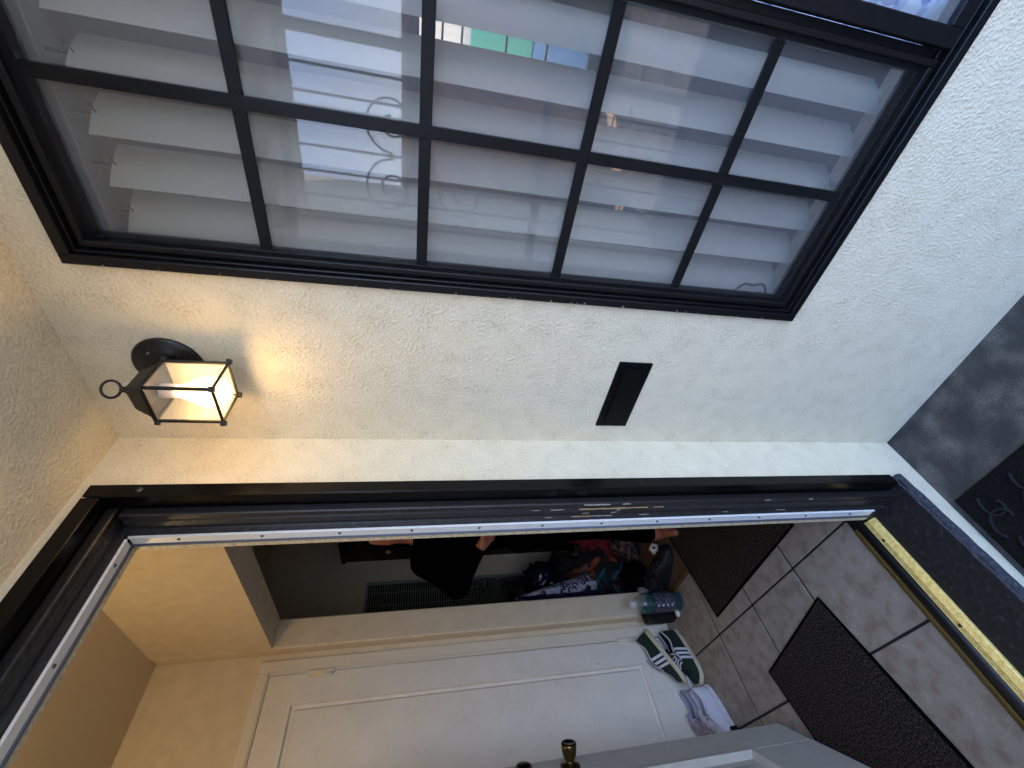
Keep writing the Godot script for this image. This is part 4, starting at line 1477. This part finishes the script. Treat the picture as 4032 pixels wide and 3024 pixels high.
	for v in [Vector3(0, 1, g), Vector3(0, 1, -g), Vector3(0, -1, g), Vector3(0, -1, -g), Vector3(1, g, 0), Vector3(1, -g, 0), Vector3(-1, g, 0), Vector3(-1, -g, 0), Vector3(g, 0, 1), Vector3(g, 0, -1), Vector3(-g, 0, 1), Vector3(-g, 0, -1)]:
		var d: Vector3 = (turn * v).normalized()
		if d.y < -0.8:
			continue
		var e := d.cross(Vector3(0.3, 0.8, 0.5)).normalized()
		var f := d.cross(e)
		st = mb(true)
		var rr := []
		for q in [[0.0100, 0.0326], [0.0090, 0.0340], [0.004, 0.0347]]:
			var p := PackedVector3Array()
			for k in 5:
				p.append(Vector3(0, 0.034, 0) + d * q[1] + (e * cos(TAU * k / 5) + f * sin(TAU * k / 5)) * q[0])
			rr.append(p)
		skin(st, rr)
		obj("patch", st, M.case_black, c)
	# rubber door stop by the entry door
	st = mb()
	prism(st, PackedVector2Array([Vector2(-0.05, 0.0), Vector2(0.05, 0.0), Vector2(0.05, 0.008), Vector2(-0.035, 0.032), Vector2(-0.05, 0.032)]), Vector3(-0.53, FLOOR + 0.0005, -1.345), Vector3(-0.9, 0, 0.43), Vector3.UP, Vector3(0.012, 0, 0.027))
	c = obj("door_stop", st, M.case_black)
	tag(c, "black rubber wedge on the tiles behind the entry door", "door stop")

	# laundry heap beyond the opening
	var h := obj("butterfly_blanket", heap(Vector3(0.54, FLOOR + 0.10, -1.88), Vector3(0.20, 0.30, 0.16), 3, 0.30, 1.1, 0.32), M.wings)
	tag(h, "black blanket with orange and teal wing print heaped on the floor", "blanket")
	h = obj("red_blanket", heap(Vector3(0.75, FLOOR + 0.09, -1.76), Vector3(0.16, 0.24, 0.13), 7, 0.32, 1.2, 0.36), M.red_cloth)
	tag(h, "crumpled dark red blanket lying behind the wing print one", "blanket")
	h = obj("striped_cloth", heap(Vector3(0.62, FLOOR + 0.03, -1.60), Vector3(0.14, 0.11, 0.10), 12, 0.35, 1.3, 0.3), M.stripe_cloth)
	tag(h, "brown and black striped cloth in front of the blankets", "cloth")
	h = obj("black_bag", heap(Vector3(0.37, FLOOR + 0.035, -1.64), Vector3(0.09, 0.09, 0.085), 15, 0.22, 1.0, 0.4), M.bag_black)
	tag(h, "slumped black bag behind the black sneakers", "bag")
	# leopard print jacket with navy lining, hung on the corner of a chair back
	var j := thing("leopard_jacket", "white and black leopard print jacket with navy lining", "jacket", Vector3(0.34, FLOOR, -1.76))
	var rings := []
	var rn := []
	for i in 15:
		var s := i / 14.0
		var y := lerpf(0.30, 0.825, s)
		var wd := lerpf(0.075, 0.006, pow(s, 1.5))
		var ring := PackedVector3Array()
		var ring2 := PackedVector3Array()
		for k in 20:
			var a := TAU * k / 20
			var fold := 1.0 + 0.14 * sin(a * 5.0 + s * 3.0)
			ring.append(Vector3(0.035 * (1.0 - s) + cos(a) * wd * fold, y, sin(a) * wd * 0.75 * fold))
			ring2.append(Vector3(0.035 * (1.0 - s) - wd * 0.75 + cos(a) * (0.006 + wd * 0.33) * fold, y - 0.004, 0.018 + sin(a) * wd * 0.62 * fold))
		rings.append(ring)
		rn.append(ring2)
	st = mb(true)
	skin(st, rings)
	obj("shell", st, M.leopard, j)
	st = mb(true)
	skin(st, rn)
	obj("lining", st, M.navy, j)
	# dark chair it hangs on, and a shiny navy bag on the chair
	var ch := thing("dark_chair", "dark wooden chair under the clothes in the dark room", "chair", Vector3(0.52, FLOOR, -2.14))
	for x in [-0.19, 0.19]:
		for z in [-0.19, 0.19]:
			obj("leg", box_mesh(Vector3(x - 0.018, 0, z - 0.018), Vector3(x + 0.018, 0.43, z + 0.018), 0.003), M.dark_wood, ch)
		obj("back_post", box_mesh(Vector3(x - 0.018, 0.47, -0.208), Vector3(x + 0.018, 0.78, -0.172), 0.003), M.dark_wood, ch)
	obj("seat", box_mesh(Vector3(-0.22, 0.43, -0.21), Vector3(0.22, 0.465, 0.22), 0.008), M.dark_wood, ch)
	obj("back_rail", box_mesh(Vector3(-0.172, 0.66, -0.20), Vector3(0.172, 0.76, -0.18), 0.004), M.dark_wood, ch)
	h = obj("navy_bag", heap(Vector3(0.60, FLOOR + 0.52, -2.09), Vector3(0.13, 0.15, 0.12), 19, 0.2, 1.5, 0.35), M.blue_wrap)
	tag(h, "shiny navy plastic bag lying on the dark chair", "bag")

# ------------------------------------------------------------------ person by the opening
func build_person() -> void:
	var t := thing("person", "person in black clothes standing with a hand on the hip beside the door frame", "person", Vector3(0.47, FLOOR, -1.2))
	var o := -t.position
	var hd := Vector3(0.455, 1.80, -1.175)
	var neck := Vector3(0.468, 1.60, -1.205)
	var sr := Vector3(0.315, 1.565, -1.215)
	var sl := Vector3(0.640, 1.565, -1.215)
	var er := Vector3(0.195, 1.405, -1.24)
	var wr := Vector3(0.318, 1.300, -1.120)
	var el := Vector3(0.70, 1.30, -1.22)
	var wl := Vector3(0.715, 1.06, -1.17)
	var pel := Vector3(0.53, 1.09, -1.205)
	var hr := Vector3(0.465, 1.04, -1.205)
	var hl := Vector3(0.61, 1.04, -1.205)
	var kr := Vector3(0.475, 0.63, -1.19)
	var kl := Vector3(0.63, 0.63, -1.19)
	var ar := Vector3(0.425, 0.25, -1.225)
	var al := Vector3(0.64, 0.25, -1.225)
	var tr := Vector3(0.338, FLOOR + 0.021, -1.085)
	var tl := Vector3(0.67, FLOOR + 0.021, -1.075)
	var body := [
		[hd + Vector3(0, 0.025, -0.012), hd + Vector3(0, -0.035, 0.012), 0.088, 0.072], [hd + Vector3(0, -0.05, 0.02), hd + Vector3(0, -0.095, 0.045), 0.062, 0.034],
		[hd + Vector3(0, -0.06, -0.01), neck, 0.052, 0.055], [neck, sr, 0.05, 0.05], [neck, sl, 0.05, 0.05],
		[neck + Vector3(0, -0.1, 0), pel + Vector3(0, 0.05, 0), 0.125, 0.115], [sr.lerp(sl, 0.25) + Vector3(0, -0.1, 0), sr.lerp(sl, 0.75) + Vector3(0, -0.1, 0), 0.10, 0.10], [pel, hr, 0.115, 0.10], [pel, hl, 0.115, 0.10],
		[sr, er, 0.052, 0.040], [er, wr, 0.040, 0.026], [sl, el, 0.052, 0.040], [el, wl, 0.040, 0.026],
		[hr, kr, 0.088, 0.058], [kr, ar, 0.058, 0.036], [hl, kl, 0.088, 0.058], [kl, al, 0.058, 0.036],
		[ar + Vector3(0, -0.03, -0.03), ar + Vector3(0, -0.045, 0.0), 0.032, 0.034], [ar + Vector3(-0.004, -0.05, 0.01), tr, 0.032, 0.022], [al + Vector3(0, -0.03, -0.03), al + Vector3(0, -0.045, 0.0), 0.032, 0.034], [al + Vector3(0.004, -0.05, 0.01), tl, 0.032, 0.022]]
	var st := nets(body, 0.016, 0.03)
	# hands and face get grids of their own, joined to the same body
	for s in [[wr, Vector3(0.62, -0.72, 0.30), Vector3(0.2, 0.25, 0.95)], [wl, Vector3(0.05, -0.95, 0.28), Vector3(-0.95, 0.0, 0.2)]]:
		var w: Vector3 = s[0]
		var d: Vector3 = s[1].normalized()
		var pn: Vector3 = (s[2] - d * d.dot(s[2])).normalized()     # towards the thumb
		var fl := d.cross(pn)
		if w == wr:
			fl = -fl
		var hand := [[w, w + d * 0.03, 0.026, 0.027], [w + d * 0.03 + pn * 0.02, w + d * 0.085 + pn * 0.026, 0.015, 0.012], [w + d * 0.03 - pn * 0.018, w + d * 0.08 - pn * 0.026, 0.015, 0.012], [w + d * 0.03, w + d * 0.085, 0.018, 0.013]]
		var ln := [0.038, 0.044, 0.040, 0.030]
		for k in 4:
			var a := w + d * 0.085 + pn * (0.030 - 0.0195 * k)
			var b: Vector3 = a + d * ln[k] + fl * 0.010
			var e: Vector3 = b + d * ln[k] * 0.55 + fl * 0.022
			hand.append([a, b, 0.0095, 0.0088])
			hand.append([b, e, 0.0088, 0.0078])
		var th := w + d * 0.03 + pn * 0.024
		hand.append([th, th + d * 0.03 + pn * 0.028, 0.013, 0.0105])
		hand.append([th + d * 0.03 + pn * 0.028, th + d * 0.062 + pn * 0.034 + fl * 0.008, 0.0105, 0.009])
		var hs := nets(hand, 0.0045, 0.006)
		hs.generate_normals()
		st.append_from(hs.commit(), 0, Transform3D.IDENTITY)
	var face := [[hd + Vector3(0, 0.012, 0.083), hd + Vector3(0, -0.022, 0.100), 0.009, 0.013], [hd + Vector3(-0.022, -0.058, 0.076), hd + Vector3(0.022, -0.058, 0.076), 0.009, 0.009], [hd + Vector3(0, -0.085, 0.066), hd + Vector3(0, -0.088, 0.068), 0.024, 0.02],
		[hd + Vector3(-0.052, 0.018, 0.062), hd + Vector3(0.052, 0.018, 0.062), 0.014, 0.014], [hd + Vector3(-0.086, 0.012, -0.004), hd + Vector3(-0.080, -0.03, 0.002), 0.014, 0.009], [hd + Vector3(0.086, 0.012, -0.004), hd + Vector3(0.080, -0.03, 0.002), 0.014, 0.009], [hd + Vector3(0, 0.02, 0), hd + Vector3(0, -0.04, 0.02), 0.080, 0.066]]
	var fs := nets(face, 0.006, 0.012)
	fs.generate_normals()
	st.append_from(fs.commit(), 0, Transform3D.IDENTITY)
	obj("body", st, M.skin, t, o)
	var eye := mb(true)
	for sx in [-1, 1]:
		ball(eye, hd + Vector3(sx * 0.032, 0.004, 0.073), Vector3(0.011, 0.007, 0.008), Basis.IDENTITY, 10)
	obj("eye", eye, M.case_black, t, o)
	# clothes: top with long sleeves, trousers
	st = nets([[neck + Vector3(0, -0.035, 0), sr, 0.062, 0.064], [neck + Vector3(0, -0.035, 0), sl, 0.062, 0.064], [neck + Vector3(0, -0.1, 0), pel + Vector3(0, -0.02, 0), 0.140, 0.135], [sr.lerp(sl, 0.25) + Vector3(0, -0.1, 0), sr.lerp(sl, 0.75) + Vector3(0, -0.1, 0), 0.116, 0.116],
		[sr, er, 0.068, 0.056], [er, wr.lerp(er, 0.1), 0.056, 0.038], [sl, el, 0.068, 0.056], [el, wl.lerp(el, 0.1), 0.056, 0.038]], 0.016, 0.035)
	obj("long_sleeved_top", st, M.black_cloth, t, o)
	st = nets([[pel, hr, 0.130, 0.118], [pel, hl, 0.130, 0.118], [hr, kr, 0.104, 0.075], [kr, ar + Vector3(0, 0.03, 0), 0.075, 0.056], [hl, kl, 0.104, 0.075], [kl, al + Vector3(0, 0.03, 0), 0.075, 0.056]], 0.016, 0.03)
	obj("trousers", st, M.black_cloth, t, o)
	st = nets([[hd + Vector3(0, 0.05, -0.03), hd + Vector3(0, -0.02, -0.05), 0.090, 0.085], [hd + Vector3(-0.075, 0.03, -0.01), hd + Vector3(-0.09, -0.19, -0.03), 0.035, 0.028], [hd + Vector3(0.075, 0.03, -0.01), hd + Vector3(0.09, -0.19, -0.03), 0.035, 0.028],
		[hd + Vector3(-0.03, -0.02, -0.075), hd + Vector3(-0.04, -0.24, -0.085), 0.06, 0.045], [hd + Vector3(0.03, -0.02, -0.075), hd + Vector3(0.04, -0.24, -0.085), 0.06, 0.045], [hd + Vector3(-0.05, 0.085, 0.03), hd + Vector3(0.05, 0.085, 0.03), 0.035, 0.035]], 0.011, 0.03)
	obj("hair", st, M.hair, t, o)
	st = mb(true)
	tube(st, ring_pts(hd + Vector3(-0.112, -0.055, 0.02), 0.010, Vector3(0, 0, 1), Vector3.UP, 14), 0.0018, 6, false)
	obj("earring", st, M.gold, t, o)

# ------------------------------------------------------------------ across the walk (mirrored in the panes, out of frame)
func build_outside() -> void:
	# security door standing open on the left of the doorway
	var t := thing("security_door", "black iron security door with scrollwork standing open", "door", Vector3(-1.10, 0.16, 0.02))
	t.basis = Basis(Vector3.UP, -PI / 2 - 0.25)      # local x runs out from the wall
	var w := 0.84
	var h := 2.06
	for x in [0.02, w - 0.02]:
		obj("stile", box_mesh(Vector3(x - 0.02, 0, -0.013), Vector3(x + 0.02, h, 0.013), 0.002), M.iron, t)
	for y in [0.02, 0.95, h - 0.02]:
		obj("rail", box_mesh(Vector3(0.04, y - 0.02, -0.012), Vector3(w - 0.04, y + 0.02, 0.012), 0.002), M.iron, t)
	for k in 7:
		var x := 0.04 + (w - 0.08) * (k + 1) / 8.0
		obj("bar", box_mesh(Vector3(x - 0.005, 0.04, -0.005), Vector3(x + 0.005, h - 0.04, 0.005), 0.001), M.iron, t)
	for cy in [1.3, 1.62]:
		for sx in [-1.0, 1.0]:
			var pts := []
			for k in 26:
				var s := k / 25.0
				var a := s * 9.5
				var r := 0.02 + 0.10 * s
				pts.append(Vector3(w / 2 + sx * (0.13 + cos(a) * r), cy + sin(a) * r, 0.012))
			var st := mb(true)
			tube(st, pts, 0.005, 6)
			obj("scroll", st, M.iron, t)
	# garden wall of pink blocks with a coping
	t = thing("garden_wall", "pink block garden wall across the walk", "wall", Vector3(-4.2, -0.06, 0))
	rng.seed = 6
	var bm := as_mesh(box_mesh(Vector3(-0.075, 0.002, -0.195), Vector3(0.075, 0.196, 0.195), 0.006))
	obj("core", box_mesh(Vector3(-0.065, 0, -3.0), Vector3(0.065, 1.90, 3.9)), M.grout, t)
	for r in 9:
		for k in 17:
			obj("block", bm, M.pink_block, t, Vector3(0, r * 0.2, -2.8 + k * 0.4 + (0.2 if r % 2 else 0.0)))
	obj("coping", box_mesh(Vector3(-0.1, 1.901, -3.05), Vector3(0.1, 1.96, 3.95), 0.008), M.pink_block, t)
	# shrubs before it
	for s in [[Vector3(-3.75, -0.06, 1.15), 0.42, "small leafy shrub in front of the garden wall"], [Vector3(-3.7, -0.06, -0.5), 0.5, "larger leafy shrub in front of the garden wall"]]:
		var sh := thing("shrub", s[2], "shrub", s[0], "shrubs by the garden wall")
		var st := mb()
		for k in 1500:
			var d: Vector3 = Vector3(rng.randfn(), rng.randfn() * 0.9, rng.randfn()).normalized() * pow(rng.randf(), 0.4) * s[1]
			var c: Vector3 = d + Vector3(0, s[1] * 1.15, 0)
			var b := Basis.from_euler(Vector3(rng.randf() * TAU, rng.randf() * TAU, 0))
			tri(st, c, c + b * Vector3(0.018, 0.03, 0), c + b * Vector3(0, 0.07, 0))
			tri(st, c, c + b * Vector3(0, 0.07, 0), c + b * Vector3(-0.018, 0.03, 0))
		obj("crown", st, M.leaf, sh)
		st = mb(true)
		tube(st, [Vector3.ZERO, Vector3(0.02, s[1] * 1.1, 0.01)], [0.025, 0.012], 8)
		obj("trunk", st, M.bark, sh)
